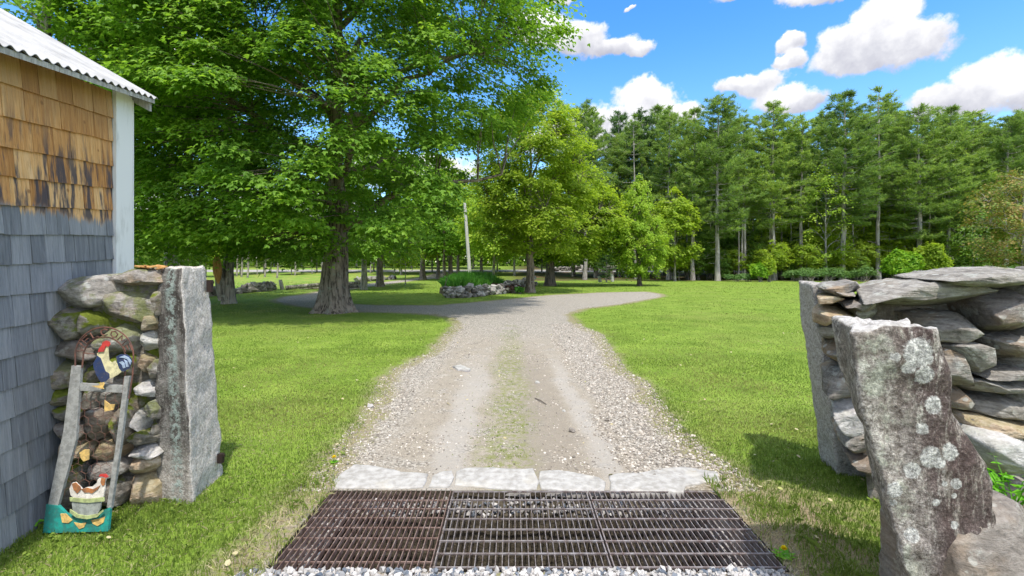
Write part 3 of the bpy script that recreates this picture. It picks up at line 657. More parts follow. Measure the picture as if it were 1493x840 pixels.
# ------------------------------------------------------------------ rocks
def rock(poly, Yf, depth, mt, parent, seed, name='stone', amp=.016, label=None, cat=None, group=None, back=None, ns=64, skew=0.0):
    """irregular block: outline (pixels at distance Yf) given real depth behind its face"""
    pw = np.array([P(x, y, Yf(x, y) if callable(Yf) else Yf) for x, y in poly])
    c = pw.mean(0); pw = c + (pw - c) * 1.10
    # resample outline evenly, rounding corners
    out = []
    per = np.linalg.norm(np.roll(pw, -1, 0) - pw, axis=1); tot = per.sum(); 
    cum = np.concatenate([[0], np.cumsum(per)]); 
    pc = np.concatenate([pw, pw[:1]])
    s_ = np.arange(ns) / ns * tot
    o = np.stack([np.interp(s_, cum, pc[:, k]) for k in range(3)], 1)
    for _ in range(1): o = o * .6 + .2 * (np.roll(o, 1, 0) + np.roll(o, -1, 0))
    rad = np.sqrt(((o - c) ** 2).sum(1)).mean(); rr = min(.02, rad * .22)
    prof = [(.0, 0), (.22, 0), (.42, 0), (.6, .0), (.75, .02), (.86, .1), (.94, .3), (.985, .65), (1.0, 1.0)]
    rings = []
    for (f_, dd) in prof: 
        q = c + (o - c) * max(f_, .02); q[:, 1] += dd * rr; rings.append(q)
    for dd, f_ in ((.35, 1.0), (.7, .99), (.93, .95), (1.0, .8), (1.0, .3)):
        q = c + (o - c) * f_; q[:, 1] += rr + dd * (depth - rr); rings.append(q)
    v = np.concatenate(rings)
    a_ = min(amp * 1.6, rad * .16)
    off = seed * 3.7
    vn = v + off
    dz = np.stack([vnoise(vn * [1, 1, 1.6], 5.5 / max(.6, rad * 6), seed) + .5 * vnoise(vn, 15, seed + 1), 1.1 * vnoise(vn * [1, 1, 1.8], 6, seed + 2) + .6 * np.round(vnoise(vn * [1, 1, 2.5], 8, seed + 6) * 2) / 2 + .4 * vnoise(vn, 26, seed + 3), vnoise(vn, 7, seed + 4) + .45 * vnoise(vn * [1, 1, 3], 16, seed + 5)], 1)
    v = v + dz * a_ * .65
    rl = np.random.default_rng(seed + 900); ext = np.abs(v - c).max(0) + 1e-6
    for _ in range(18):
        nv = rl.normal(0, 1, 3) * [1, 1.3, 1]; nv[1] = -abs(nv[1]); nv /= np.linalg.norm(nv); nv_ = nv / ext; L_ = np.linalg.norm(nv_)
        dist_ = ((v - c) @ nv_) / L_; lim = np.quantile(dist_, .978) if nv[1] > -.75 else np.quantile(dist_, .84)
        v = v - np.maximum(0, dist_ - lim)[:, None] * (nv_ / L_) * .92
    v = v + np.stack([vnoise(vn, s_, seed + 31) for s_ in (30, 33, 36)], 1) * a_ * .18
    if skew: v[:, 0] += np.maximum(0, v[:, 1] - c[1]) * skew
    k = np.arange(ns); f = np.concatenate([np.stack([i * ns + k, (i + 1) * ns + k, (i + 1) * ns + (k + 1) % ns, i * ns + (k + 1) % ns], 1) for i in range(len(rings) - 1)])
    b = MB(); b.add(v, f); b.add(v[:ns], [list(range(ns))]); b.add(v[-ns:], [list(range(ns))[::-1]])
    # weld the small centre ring visually: it is tiny
    base = None if parent is not None else (c[0], Yf if not callable(Yf) else c[1], 0)
    ob = b.build(name, mt, parent, base=base, smooth=True)
    if label: tag(ob, label, cat, group)
    return ob
def rectpoly(x0, y0, x1, y1, r, j=.12):
    w_, h_ = x1 - x0, y1 - y0
    pts_ = [(0, .35), (.12, .06), (.4, -.02), (.75, .03), (.96, .15), (1.02, .5), (.93, .88), (.6, 1.02), (.25, .97), (.04, .82)]
    return [(x0 + w_ * (a + r.uniform(-j, j) * .5), y0 + h_ * (b_ + r.uniform(-j, j))) for a, b_ in pts_]
rr_ = random.Random(5)
K = 1.788
cl = lambda pts_: [(x / K, 370 + y / K) for x, y in pts_]
crr = lambda pts_: [(1140 + x / K, 370 + y / K) for x, y in pts_]
lw = thing('stone_wall', (-2.65, 3.1, 0), 'dry stone wall between the shingled barn and the left granite post', 'stone wall')
YL = lambda x, y: 2.945 + (x - 65) / 163 * .19 - max(0, (y - 560)) / 190 * .05
LS = [('poly', [(118, 68), (180, 58), (250, 55), (285, 85), (265, 112), (232, 140), (180, 143), (124, 138)], 'stone'), ('poly', [(258, 52), (300, 42), (410, 40), (415, 60), (408, 88), (350, 92), (290, 88)], 'stone'),
      ('poly', [(230, 145), (252, 112), (300, 98), (350, 95), (395, 118), (400, 150), (392, 182), (340, 192), (250, 186)], 'stone'), ('r', (102, 142, 200, 232), 'stone_mossy'), ('r', (185, 162, 238, 222), 'stone_mossy'),
      ('r', (105, 228, 245, 284), 'stone_dark'), ('r', (345, 202, 408, 266), 'stone_pale'), ('r', (350, 165, 412, 202), 'stone_tan'), ('r', (108, 284, 200, 348), 'stone'), ('r', (335, 264, 392, 318), 'stone_tan'),
      ('r', (372, 264, 414, 334), 'stone'), ('r', (102, 346, 186, 405), 'stone_mossy'), ('r', (318, 332, 404, 402), 'stone_pale'), ('r', (110, 402, 192, 450), 'stone_mossy'), ('r', (112, 446, 200, 500), 'stone_dark'), ('r', (322, 402, 380, 484), 'stone_pale'),
      ('r', (372, 388, 408, 452), 'stone'), ('r', (300, 474, 404, 512), 'stone_mossy'), ('r', (305, 506, 400, 540), 'stone_pale'), ('r', (118, 496, 210, 556), 'stone_tan'), ('r', (205, 498, 305, 552), 'stone_tan'), ('r', (306, 532, 402, 598), 'stone_tan'),
      ('r', (298, 588, 402, 690), 'stone_tan'), ('r', (190, 552, 305, 605), 'stone_dark'), ('r', (190, 600, 300, 680), 'stone_mossy'), ('r', (112, 552, 195, 690), 'stone_mossy'), ('r', (190, 284, 262, 340), 'stone_mossy'), ('r', (256, 266, 340, 336), 'stone_mossy'),
      ('r', (190, 340, 262, 412), 'stone_mossy'), ('r', (258, 330, 326, 402), 'stone_dark'), ('r', (188, 408, 262, 500), 'stone_dark'), ('r', (256, 400, 328, 500), 'stone_mossy'), ('r', (238, 186, 350, 270), 'stone'), ('r', (380, 446, 408, 500), 'stone_mossy'), ('r', (385, 85, 418, 172), 'stone_mossy')]
for i, (kd, q, mt) in enumerate(LS):
    pl = cl(q) if kd == 'poly' else rectpoly(q[0] / K, 370 + q[1] / K, q[2] / K, 370 + q[3] / K, rr_)
    rock(pl, lambda x, y, dd=rr_.uniform(-.025, .03): YL(x, y) + dd, .33, M[mt], lw, 10 + i, amp=.012)
b = MB(); b.hexa([[-3.05, 3.05, -.05], [-3.05, 3.05, 1.5], [-3.1, 3.4, -.05], [-3.1, 3.4, 1.5], [-2.36, 3.22, -.05], [-2.40, 3.22, 1.5], [-2.36, 3.45, -.05], [-2.40, 3.45, 1.5]]); b.build('hearting', M['stone_mossy'], lw)
# scrap of orange bark lying on top of the wall
pt = P(218, 391, 3.2); b = MB()
for i in range(7): b.box((pt[0] - .09 + i * .028, 3.2 + rr_.uniform(-.03, .03), 1.585 + rr_.uniform(-.004, .01)), (.05, .05, .008), rr_.uniform(-1, 1), rr_.uniform(-.3, .3), rr_.uniform(-.3, .3))
tag(b.build('bark_scrap', M['torn_wood'], base=(pt[0], 3.2, 1.57)), 'reddish scraps of bark lying on top of the left stone wall', 'bark')

def post(levels, name, mt, base, label, cat, seed, amp=.012, rnd=.16, nlev=64, ns=64, topamp=.02):
    """levels: list of (z, [4 corners xy counter-clockwise]); rounded rough granite post"""
    zs_ = np.array([l[0] for l in levels]); cs = np.array([l[1] for l in levels])
    zz = np.linspace(zs_[0], zs_[-1], nlev); rings = []
    def ring(c4, f_=1.0):
        o = []; m_ = ns // 4
        for i in range(4):
            a, b_ = c4[i], c4[(i + 1) % 4]
            for k in range(m_): o.append(a + (b_ - a) * k / m_)
        o = np.array(o)
        for _ in range(int(rnd * 10)): o = o * .5 + .25 * (np.roll(o, 1, 0) + np.roll(o, -1, 0))
        c = o.mean(0); return c + (o - c) * f_
    for z in zz:
        c4 = np.array([[np.interp(z, zs_, cs[:, i, j]) for j in (0, 1)] for i in range(4)])
        rings.append(np.c_[ring(c4), np.full(ns, z)])
    top = rings[-1]; tc_ = top.mean(0)
    for f_, dz in ((.97, .008), (.92, .013), (.8, .016), (.62, .017), (.4, .017), (.2, .017), (.03, .017)):
        q = tc_ + (top - tc_) * f_; q[:, 2] = top[:, 2] + dz; rings.append(q)
    v = np.concatenate(rings); d = np.stack([vnoise(v, s_, seed + k) for k, s_ in enumerate((7, 6.5, 6))], 1) + .5 * np.stack([vnoise(v, 19, seed + 9 + k) for k in range(3)], 1) + .35 * np.stack([vnoise(v, 41, seed + 19 + k) for k in range(3)], 1)
    v = v + d * amp
    upper = np.arange(len(v)) >= (nlev - 2) * ns; v[upper, 2] += topamp * fbm(v[upper], 6, seed, 3)
    k = np.arange(ns); n_ = len(rings); f = np.concatenate([np.stack([i * ns + k, i * ns + (k + 1) % ns, (i + 1) * ns + (k + 1) % ns, (i + 1) * ns + k], 1) for i in range(n_ - 1)])
    b = MB(); b.add(v, f); b.add(v[-ns:], [list(range(ns))])
    ob = b.build(name, mt, base=base, smooth=True); return tag(ob, label, cat)
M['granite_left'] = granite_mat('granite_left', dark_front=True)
M['granite_plain'] = granite_mat('granite_plain')
fl0, fr0, bk0, bl0 = (-2.43, 3.17), (-2.14, 3.12), (-2.21, 3.59), (-2.52, 3.6)
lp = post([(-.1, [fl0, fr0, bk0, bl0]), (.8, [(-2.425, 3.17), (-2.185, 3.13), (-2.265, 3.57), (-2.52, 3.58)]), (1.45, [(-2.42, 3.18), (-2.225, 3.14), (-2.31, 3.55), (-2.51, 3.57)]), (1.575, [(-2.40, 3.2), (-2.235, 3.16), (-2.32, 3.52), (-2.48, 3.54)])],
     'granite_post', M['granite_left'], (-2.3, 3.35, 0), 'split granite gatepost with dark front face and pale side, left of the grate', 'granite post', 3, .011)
m, t = mat('old_iron'); finish(t, (.05, .035, .03), .7, None, metal=.6); M['iron'] = m
# iron hinge remnants set in the pale face
for (px, py, hh) in ((306, 417, .09), (322, 668, .07)):
    Y_ = 3.5; q = P(px, py, Y_); b = MB(); b.box(q, (.035, .03, hh)); b.box(q + np.array([.012, 0, hh * .3]), (.03, .018, .018)); o = b.build('hinge_pin', M['iron'], lp)
Yp = 1.87
def spt(x, y, r): 
    px, py = 1140 + x / K, 370 + y / K; return (P(px, py, Yp), r / K / F * Yp)
spots = [spt(*q) for q in [(347, 258, 42), (366, 314, 27), (326, 295, 20), (396, 394, 25), (366, 457, 17), (388, 531, 30), (410, 545, 16), (438, 516, 23), (343, 567, 22), (294, 617, 22), (338, 733, 20), (290, 268, 17), (452, 598, 14), (448, 707, 12), (402, 648, 10), (292, 655, 14), (423, 600, 8), (447, 630, 8)]]
M['granite_spots'] = granite_mat('granite_spots', spots=spots)
def fp(px, py, Y): q = P(px, py, Y); return (q[0], q[1])
lv = []
# (z, front-left px, front-right px, back-left px, back-right px) read down the post
rows = [(486, 1241, 1371, 1212), (540, 1246, 1383, 1219), (594, 1255, 1397, 1232), (622, 1262, 1410, 1241), (650, 1272, 1424, 1254), (706, 1290, 1448, 1262), (784, 1307, 1464, 1278), (840, 1319, 1474, 1300), (960, 1340, 1492, 1322)]
for (py, xl, xr, xb_) in rows[::-1]:
    z = CH - (py - HY) / F * Yp; A_ = fp(xl, py, Yp); B_ = fp(xr, py, Yp)
    Yb = 2.30; C_ = ((xb_ - CX) / F * Yb, Yb); D_ = (C_[0] + (B_[0] - A_[0]) * 1.02, Yb + .03)
    lv.append((z, [A_, B_, D_, C_]))
post(lv, 'granite_post', M['granite_spots'], (1.9, 2.1, 0), 'leaning granite post with round white lichen spots, at the right of the drive', 'granite post', 8, .016, .22, 72, 72, .024)
A1 = [(2.50, 3.55), (2.75, 3.5), (2.80, 3.82), (2.55, 3.84)]; A2 = [(2.29, 3.55), (2.50, 3.5), (2.55, 3.80), (2.33, 3.82)]
post([(-.1, A1), (1.44, A2)], 'granite_post', M['granite_plain'], (2.5, 3.7, 0), 'grey granite slab post at the end of the right stone wall, behind the lichen post', 'granite post', 14, .010)

rw = thing('stone_wall', (2.6, 2.9, 0), 'dry stone wall of long layered slabs at the right, behind the leaning post', 'stone wall')
RS = [([(205, 88), (240, 76), (380, 72), (500, 76), (565, 88), (580, 125), (500, 133), (478, 140), (440, 152), (380, 160), (300, 152), (245, 142)], 2.74, .62, 'slate'),
      ([(448, 66), (520, 50), (600, 42), (700, 38), (705, 92), (610, 98), (560, 90), (500, 82)], 2.62, .6, 'slate'), ([(566, 100), (640, 92), (700, 95), (700, 205), (640, 212), (590, 200), (565, 150)], 2.66, .5, 'stone_dark'),
      ([(405, 165), (480, 158), (560, 162), (580, 200), (572, 240), (500, 248), (425, 240)], 2.72, .5, 'slate'), ([(428, 245), (470, 248), (532, 330), (528, 345), (470, 362), (440, 340)], 2.72, .5, 'slate'),
      ([(470, 245), (540, 238), (590, 255), (606, 290), (590, 322), (530, 332), (500, 300)], 2.7, .5, 'slate'), ([(455, 362), (520, 355), (530, 390), (525, 425), (470, 430), (455, 400)], 2.72, .5, 'slate'),
      ([(520, 345), (580, 338), (700, 342), (700, 385), (600, 388), (530, 378)], 2.68, .5, 'slate'), ([(508, 400), (560, 385), (700, 390), (700, 458), (620, 460), (540, 432)], 2.7, .5, 'slate'), ([(478, 432), (530, 428), (560, 460), (545, 488), (490, 480)], 2.74, .5, 'slate'),
      ([(520, 440), (580, 448), (700, 462), (700, 505), (600, 498), (545, 480)], 2.62, .5, 'stone_tan'), ([(560, 500), (640, 498), (700, 510), (700, 620), (640, 622), (580, 580)], 2.5, .5, 'stone_pale'), ([(520, 500), (568, 500), (585, 560), (560, 590), (525, 560)], 2.66, .5, 'stone_dark'),
      ([(578, 216), (640, 212), (700, 215), (700, 292), (620, 288), (600, 260)], 2.66, .5, 'slate'), ([(540, 322), (600, 316), (700, 300), (700, 342), (600, 340)], 2.66, .5, 'slate'), ([(545, 575), (600, 585), (700, 620), (700, 720), (600, 700), (540, 650)], 2.6, .5, 'slate'),
      ([(88, 92), (110, 80), (180, 76), (212, 84), (214, 100), (180, 110), (100, 108)], 2.95, .55, 'slate'), ([(94, 116), (140, 112), (170, 122), (160, 134), (100, 134)], 2.9, .5, 'stone_tan'), ([(130, 104), (190, 106), (200, 118), (160, 122)], 2.86, .5, 'slate'),
      ([(160, 128), (210, 122), (258, 146), (225, 166), (180, 158)], 2.84, .5, 'stone_dark'), ([(82, 160), (100, 138), (150, 142), (185, 168), (150, 180), (120, 198), (84, 188)], 2.88, .5, 'stone_tan'), ([(215, 110), (260, 140), (260, 170), (200, 172), (190, 150)], 2.9, .5, 'slate'),
      ([(92, 196), (150, 186), (215, 180), (215, 232), (110, 240)], 3.05, .5, 'slate'), ([(106, 238), (150, 232), (240, 236), (240, 305), (125, 300)], 3.05, .5, 'slate'), ([(104, 322), (130, 306), (240, 310), (240, 390), (160, 396), (112, 370)], 3.05, .5, 'slate'),
      ([(130, 392), (240, 390), (240, 470), (170, 484), (140, 440)], 3.05, .5, 'stone_pale'), ([(138, 470), (240, 470), (260, 545), (190, 545), (150, 510)], 3.05, .5, 'slate'), ([(165, 542), (260, 545), (260, 600), (215, 592)], 3.05, .5, 'stone_dark')]
for i, (pl, Y_, dp, mt) in enumerate(RS):
    rock(crr(pl), Y_ + .04, dp, M[mt], rw, 60 + i, amp=.014, skew=.66 if pl[0][0] < 260 else .2)
b = MB(); b.hexa([[2.45, 3.2, -.05], [2.3, 3.2, 1.36], [2.7, 3.5, -.05], [2.55, 3.5, 1.36], [4.2, 2.85, -.05], [4.2, 2.85, 1.45], [4.2, 3.4, -.05], [4.2, 3.4, 1.45]]); b.build('hearting', M['stone_dark'], rw)
for i in range(10):   # the wall carries on past the frame
    for j in range(3):
        x_ = 1540 + i * 60 - (10 if j % 2 else 0); yt = 400 + j * 85
        rock(rectpoly(x_, yt, x_ + 66, yt + 88, rr_), 2.62 - i * .01, .5, M['slate' if (i + j) % 2 else 'stone'], rw, 120 + i * 3 + j, ns=32)
rock([(1400, 812), (1412, 795), (1446, 776), (1480, 770), (1540, 766), (1600, 790), (1600, 1000), (1408, 1000)], 1.80, .42, M['stone_dark'], None, 200, 'boulder', .02, 'rough grey boulder with pale lichen at the foot of the leaning post', 'boulder')

# ------------------------------------------------------------------ shingled barn
m, t = mat('cedar_shingle'); pos = GP(t); r = ISL(t); sp = t.n('ShaderNodeSeparateXYZ', None, Vector=pos)
gr = t.noise(pos, 6, 6, .7, .8, sx=(3, 9, .55)); gr2 = t.noise(pos, 22, 5, .7, sx=(2, 5, .4)); st = t.noise(pos, 7, 5, .6, sx=(1.5, 2.4, .35))
warm = t.ramp(t.m('ADD', t.m('MULTIPLY', r, .3), t.m('MULTIPLY', gr, .7)), [(.25, (.26, .115, .035)), (.42, (.48, .235, .08)), (.58, (.66, .38, .155)), (.78, (.76, .53, .29))])
warm = t.mix(t.m('MULTIPLY', t.step(gr2, .5, .68), .4), warm, (.22, .12, .06))
knot = t.step(t.vor(pos, 5.5), .10, .04); warm = t.mix(t.m('MULTIPLY', knot, .7), warm, (.2, .085, .035))
grey = t.ramp(t.m('ADD', t.m('MULTIPLY', r, .24), t.m('MULTIPLY', gr, .76)), [(.25, (.10, .108, .12)), (.5, (.21, .222, .24)), (.75, (.34, .35, .365))])
grey = t.mix(t.m('MULTIPLY', t.step(gr2, .5, .7), .4), grey, (.14, .15, .18))
lvl = t.m('ADD', sp.outputs[2], t.m('ADD', t.m('MULTIPLY', t.m('SUBTRACT', gr, .5), .22), t.m('MULTIPLY', t.m('SUBTRACT', r, .5), .05)))
wx = t.step(lvl, 1.915, 1.965)
c = t.mix(wx, grey, warm)
c = t.mix(t.m('MULTIPLY', t.step(st, .47, .58), t.m('MULTIPLY', wx, t.step(sp.outputs[2], 2.6, 2.2, .15, .9))), c, (.055, .058, .075))
c = t.mix(t.step(lvl, 2.45, 2.75, 0, .55), c, (.30, .17, .075))
finish(t, c, .85, t.m('ADD', gr2, gr), .6, .008, .15); M['shingle'] = m
m, t = mat('white_board'); pos = GP(t); n = t.noise(pos, 10, 5, .6, sx=(1, 1, .3))
finish(t, t.mix(t.step(n, .5, .75), (.74, .74, .73), (.50, .50, .48)), .6, n, .1, .005); M['white'] = m
m, t = mat('tin_roof'); pos = GP(t); n = t.noise(pos, 5, 5, .6)
finish(t, t.mix(t.step(n, .4, .7), (.37, .36, .35), (.27, .265, .26)), .65, None, metal=.0, spec=.3); M['tin'] = m
m, t = mat('weathered_wood'); pos = GP(t); n = t.noise(pos, 14, 5, .7, sx=(3, 3, .3))
finish(t, t.mix(t.step(n, .35, .65), (.24, .23, .21), (.44, .43, .40)), .85, n, .4, .004); M['grey_wood'] = m
m, t = mat('dark_wood'); pos = GP(t); n = t.noise(pos, 8, 5, .7); finish(t, t.mix(n, (.07, .055, .045), (.17, .14, .115)), .85, n, .4, .01); M['dark_wood'] = m

bdir = np.array([BARN_S, 1.0]); bdir /= np.linalg.norm(bdir); bn = np.array([bdir[1], -bdir[0]])
def BW(tt, z, off=0.0):
    """point on the barn's long wall; tt = metres of Y past the frame's edge, off = outwards"""
    return np.array([BARN_A[0] + BARN_S * tt + bn[0] * off, BARN_A[1] + tt + bn[1] * off, z])
barn = thing('barn', (*BW(.9, 0)[:2], 0), 'shingled barn corner with orange and grey shingles and a corrugated metal roof', 'barn')
zl = [1.6 - (y - 387) * 2.6 / 680 for y in [28, 75, 121.5, 169, 214, 256.5, 299, 341.5, 386.5, 431.5, 479, 524, 570, 613, 661, 705, 756, 806, 850]]
zr = [1.6 - (y - 387) * 3.555 / 680 for y in [104, 138, 172, 206, 242, 275, 306, 343, 378]] + [v + .02 for v in zl[9:]]
T1 = .955
b = MB(); rs = random.Random(3)
for k in range(2, len(zl)):
    u = -3.2 + rs.random() * .1
    while u < T1 - .02:
        wd_ = rs.uniform(.085, .19) ; u2 = min(T1, u + wd_)
        if T1 - u2 < .05: u2 = T1
        def zz(tt, kk): 
            c_ = max(0.0, min(1.0, tt / T1)) if tt > -.4 else -.0
            return zl[kk] + (zr[kk] - zl[kk]) * (c_ if tt > 0 else 0)
        zb0, zb1 = zz(u, k) + rs.uniform(-.004, .004), zz(u2, k) + rs.uniform(-.004, .004); rz_ = lambda tt: 3.045 - .16 * min((1.3 - tt) / .9775, 2.2); zt0, zt1 = min(zz(u, k - 1) + .02, rz_(u)), min(zz(u2, k - 1) + .02, rz_(u2))
        g = .0022; ob = rs.uniform(.014, .02); ot = .002
        v = []
        for tt, zb, zt in ((u + g, zb0, zt0), (u2 - g, zb1, zt1)):
            v += [BW(tt, zb, .0), BW(tt, zb, ob), BW(tt, zt, -.004), BW(tt, zt, ot)]
        # order for hexa: (a0,a1,a2,a3),(b0..)
        b.hexa(np.array(v)); u = u2
b.build('shingles', M['shingle'], barn)
b = MB()   # sheathing behind, the two end walls and the far wall
def wallbox(p0, p1, z0_, z1_, th, inward):
    p0, p1 = np.array(p0), np.array(p1); q = np.array(inward) * th
    b.hexa([[*p0, z0_], [*p0, z1_], [*(p0 + q), z0_], [*(p0 + q), z1_], [*p1, z0_], [*p1, z1_], [*(p1 + q), z0_], [*(p1 + q), z1_]])
L0, L1 = BW(-3.2, 0, -.006)[:2], BW(1.16, 0, -.006)[:2]
wallbox(L0, L1, 0, 2.64, .08, -bn)
F1 = L1 - bn * .08; F2 = L1 - bn * 4.0; wallbox(F1 - bdir * .003, F2 - bdir * .003, 0, 2.9, .08, -bdir)
H0 = L0 - bn * .08; H2 = L0 - bn * 4.0; wallbox(H0 + bdir * .083, H2 + bdir * .083, 0, 2.65, .08, -bdir)
wallbox(L0 - bn * 4.003, L1 - bn * 4.003, 0, 2.65, .08, -bn)
b.build('wall', M['dark_wood'], barn)
b = MB(); v = []
for tt in (T1 + .008, 1.165): v += [BW(tt, 0, .004), BW(tt, 0, .03), BW(tt, 2.96, .004), BW(tt, 2.96, .03)]
b.hexa(np.array(v)); e0 = BW(1.168, 0, .03)[:2]; e1 = BW(1.168, 0, -.12)[:2]
b.hexa([[*e0, 0], [*(e0 + bdir * .022), 0], [*e0, 2.94], [*(e0 + bdir * .022), 2.94], [*e1, 0], [*(e1 + bdir * .022), 0], [*e1, 2.94], [*(e1 + bdir * .022), 2.94]])
b.build('corner_board', M['white'], barn)
# roof: corrugated sheets from the eave up, ridge, far slope
def RF(s, up, dz=0.0):
    """s: metres back along the eave from its far corner, up: metres up the slope in plan"""
    q = np.array([-2.96, 3.90]) - bdir * s - bn * up
    return np.array([q[0], q[1], 2.99 - .16 * min(s, 2.2) + .575 * up + dz])
for name_, dzo in (('roof', 0),):
    b = MB(); nu = 560; us = np.linspace(0, 5.0, nu); ups = [0, .7, 1.4, 2.1]
    v = []
    for up in ups:
        for s in us: v.append(RF(s, up, .011 * math.sin(s / .085 * 2 * math.pi)))
    for up in [0, .7, 1.4, 2.1]:
        for s in us: v.append(RF(s, up, .011 * math.sin(s / .085 * 2 * math.pi) - .004))
    v = np.array(v); k = (np.arange(3)[:, None] * nu + np.arange(nu - 1)[None]).ravel()
    f1 = np.stack([k, k + 1, k + nu + 1, k + nu], 1); b.add(v, f1); b.n -= 0
    b.f.append(f1[:, ::-1] + 4 * nu); kk = np.arange(nu - 1); b.f.append(np.stack([kk, kk + 4 * nu, kk + 1 + 4 * nu, kk + 1], 1))
    roof = b.build('roof', M['tin'], barn, smooth=False)
b = MB()
q = [RF(0, 2.1), RF(5, 2.1), RF(5, 2.1), RF(0, 2.1)]; q[2] = q[2] - np.array([*(bn * 2.1), 1.26]); q[3] = q[3] - np.array([*(bn * 2.1), 1.26])
b.prism(q, (0, 0, 1), -.02); b.build('far_roof_slope', M['tin'], barn)
b = MB()   # eave soffit board and rafter tail end
for sa, sb_ in ((.03, 1.1), (1.103, 2.197), (2.2, 5.0)):
    v = []
    for s in (sa, sb_): v += [RF(s, .01, -.05), RF(s, .01, -.018), RF(s, .4, -.05), RF(s, .4, -.018)]
    b.hexa(np.array(v))
v = []
for s in (.035, .075): v += [RF(s, .03, -.13), RF(s, .03, -.052), RF(s, 1.8, -.15), RF(s, 1.8, -.052)]
b.hexa(np.array(v)); b.build('soffit', M['grey_wood'], barn)

# ------------------------------------------------------------------ leaning rusty welcome ornament with rooster and hen
def S(px, py, off=0.0):
    Y = 2.972 / (1 + .0001765 * (py - 387)) - off; return P(px, py, Y)
kz = 2.335
sg = lambda x, y: (40 + x / kz, 440 + y / kz)
def simple(name, c, rough=.7, var=.25, metal=0.0, sc2=25):
    m, t = mat(name); pos = GP(t); n = t.noise(pos, sc2, 5, .7)
    finish(t, t.mix(t.step(t.noise(pos, 60, 5, .8), .55, .66, 0, .55), t.mix(t.step(n, .4, .6), c, tuple(x * (.9 - var) + .02 for x in c)), (.16, .12, .09)), rough, n, .15, .003, metal=metal); M[name] = m
for a in [('rust_iron', (.19, .085, .06), .8, .5, .2), ('teal_paint', (.02, .30, .25), .6, .35), ('chick_yellow', (.75, .50, .16), .7, .3), ('rooster_cream', (.68, .62, .36), .7, .25), ('rooster_blue', (.025, .045, .12), .6, .3),
          ('tail_blue', (.36, .45, .58), .6, .2), ('comb_red', (.55, .05, .04), .6, .25), ('hen_white', (.80, .74, .66), .7, .2), ('hen_brown', (.42, .17, .06), .7, .35), ('pail_grey', (.34, .36, .33), .6, .3), ('pail_green', (.44, .50, .22), .7, .3), ('painted_grey_wood', (.33, .33, .31), .8, .3)]:
    simple(*a)
orn = thing('garden_ornament', (*S(110, 778)[:2], 0), 'rusty welcome sign with painted rooster and hen, leaning on the left stone wall', 'garden ornament')
def plate(pts_px, off, th, mt, name=None, parent=orn, conv=None):
    b = MB(); pl = [S(*(conv(*p) if conv else p), off) for p in pts_px]
    b.prism(pl, (0, 1, 0), th)
    return b.build(name, M[mt], parent) if name else b
plate([(150, 218), (182, 220), (165, 470), (104, 693), (70, 690), (122, 440)], .012, .018, 'painted_grey_wood', 'side_board', conv=sg)
plate([(330, 254), (347, 254), (318, 480), (284, 705), (270, 700), (303, 470)], .012, .018, 'painted_grey_wood', 'side_board', conv=sg)
plate([(176, 277), (330, 286), (328, 310), (174, 303)], .008, .015, 'painted_grey_wood', 'cross_board', conv=sg)
base_panel = plate([(64, 690), (104, 695), (130, 722), (180, 740), (236, 738), (256, 712), (282, 700), (274, 782), (52, 788)], .016, .016, 'teal_paint', 'base_panel', conv=sg)
for pts_ in ([(112, 722), (130, 722), (152, 744), (138, 754), (118, 752)], [(158, 752), (180, 756), (200, 752), (192, 768), (176, 774)], [(216, 744), (240, 740), (264, 732), (258, 752), (238, 764), (222, 756)]):
    plate(pts_, .020, .004, 'chick_yellow', 'painted_chick', base_panel, sg)
for pts_ in ([(262, 336), (280, 350), (297, 350), (292, 368), (262, 374)], [(176, 514), (192, 504), (210, 504), (208, 538), (190, 544), (180, 530)]):
    plate(pts_, .022, .006, 'chick_yellow', 'chick', orn, sg)
# arch: two bent rods with the letters between them
def arc(cx, cy, rx, ry, a0, a1, n=26, off=.006): return [S(*sg(cx + rx * math.cos(a), cy - ry * math.sin(a)), off) for a in np.linspace(a0, a1, n)]
b = MB()
b.tube([S(*sg(163, 225), .006)] + arc(262, 183, 99, 96, math.pi, 0) + [S(*sg(358, 250), .006), S(*sg(345, 330), .006)], .0045, 6)
b.tube([S(*sg(186, 225), .006)] + arc(262, 190, 72, 70, math.pi, 0) + [S(*sg(332, 260), .006)], .0045, 6)
b.tube([S(*sg(190, 175), .006), S(*sg(228, 178), .006)], .003, 5)
b.tube([S(*sg(330, 260), .004), S(*sg(312, 470), .004), S(*sg(285, 700), .004)], .005, 6)
arch = b.build('arch', M['rust_iron'], orn)
GL = {'W': [[(0, 1), (.25, 0), (.5, .7), (.75, 0), (1, 1)]], 'E': [[(.9, 1), (.1, 1), (.1, 0), (.9, 0)], [(.1, .5), (.75, .5)]], 'L': [[(.1, 1), (.1, 0), (.9, 0)]],
      'C': [[(.9, .85), (.5, 1), (.1, .75), (.1, .25), (.5, 0), (.9, .15)]], 'O': [[(.5, 1), (.1, .75), (.1, .25), (.5, 0), (.9, .25), (.9, .75), (.5, 1)]], 'M': [[(0, 0), (.1, 1), (.5, .35), (.9, 1), (1, 0)]]}
b = MB()
for i, ch in enumerate('WELCOME'):
    a = math.pi - .16 - (math.pi - .32) * (i + .5) / 7
    for st_ in GL[ch]:
        pp = []
        for (u, v) in st_:
            aa = a - (u - .5) * .31; rx = 74 + 22 * v; pp.append(S(*sg(262 + rx * math.cos(aa), 187 - rx * .975 * math.sin(aa)), .01))
        b.tube(pp, .0042, 5)
b.build('lettering', M['rust_iron'], arch)
b = MB()   # hexagonal chicken wire
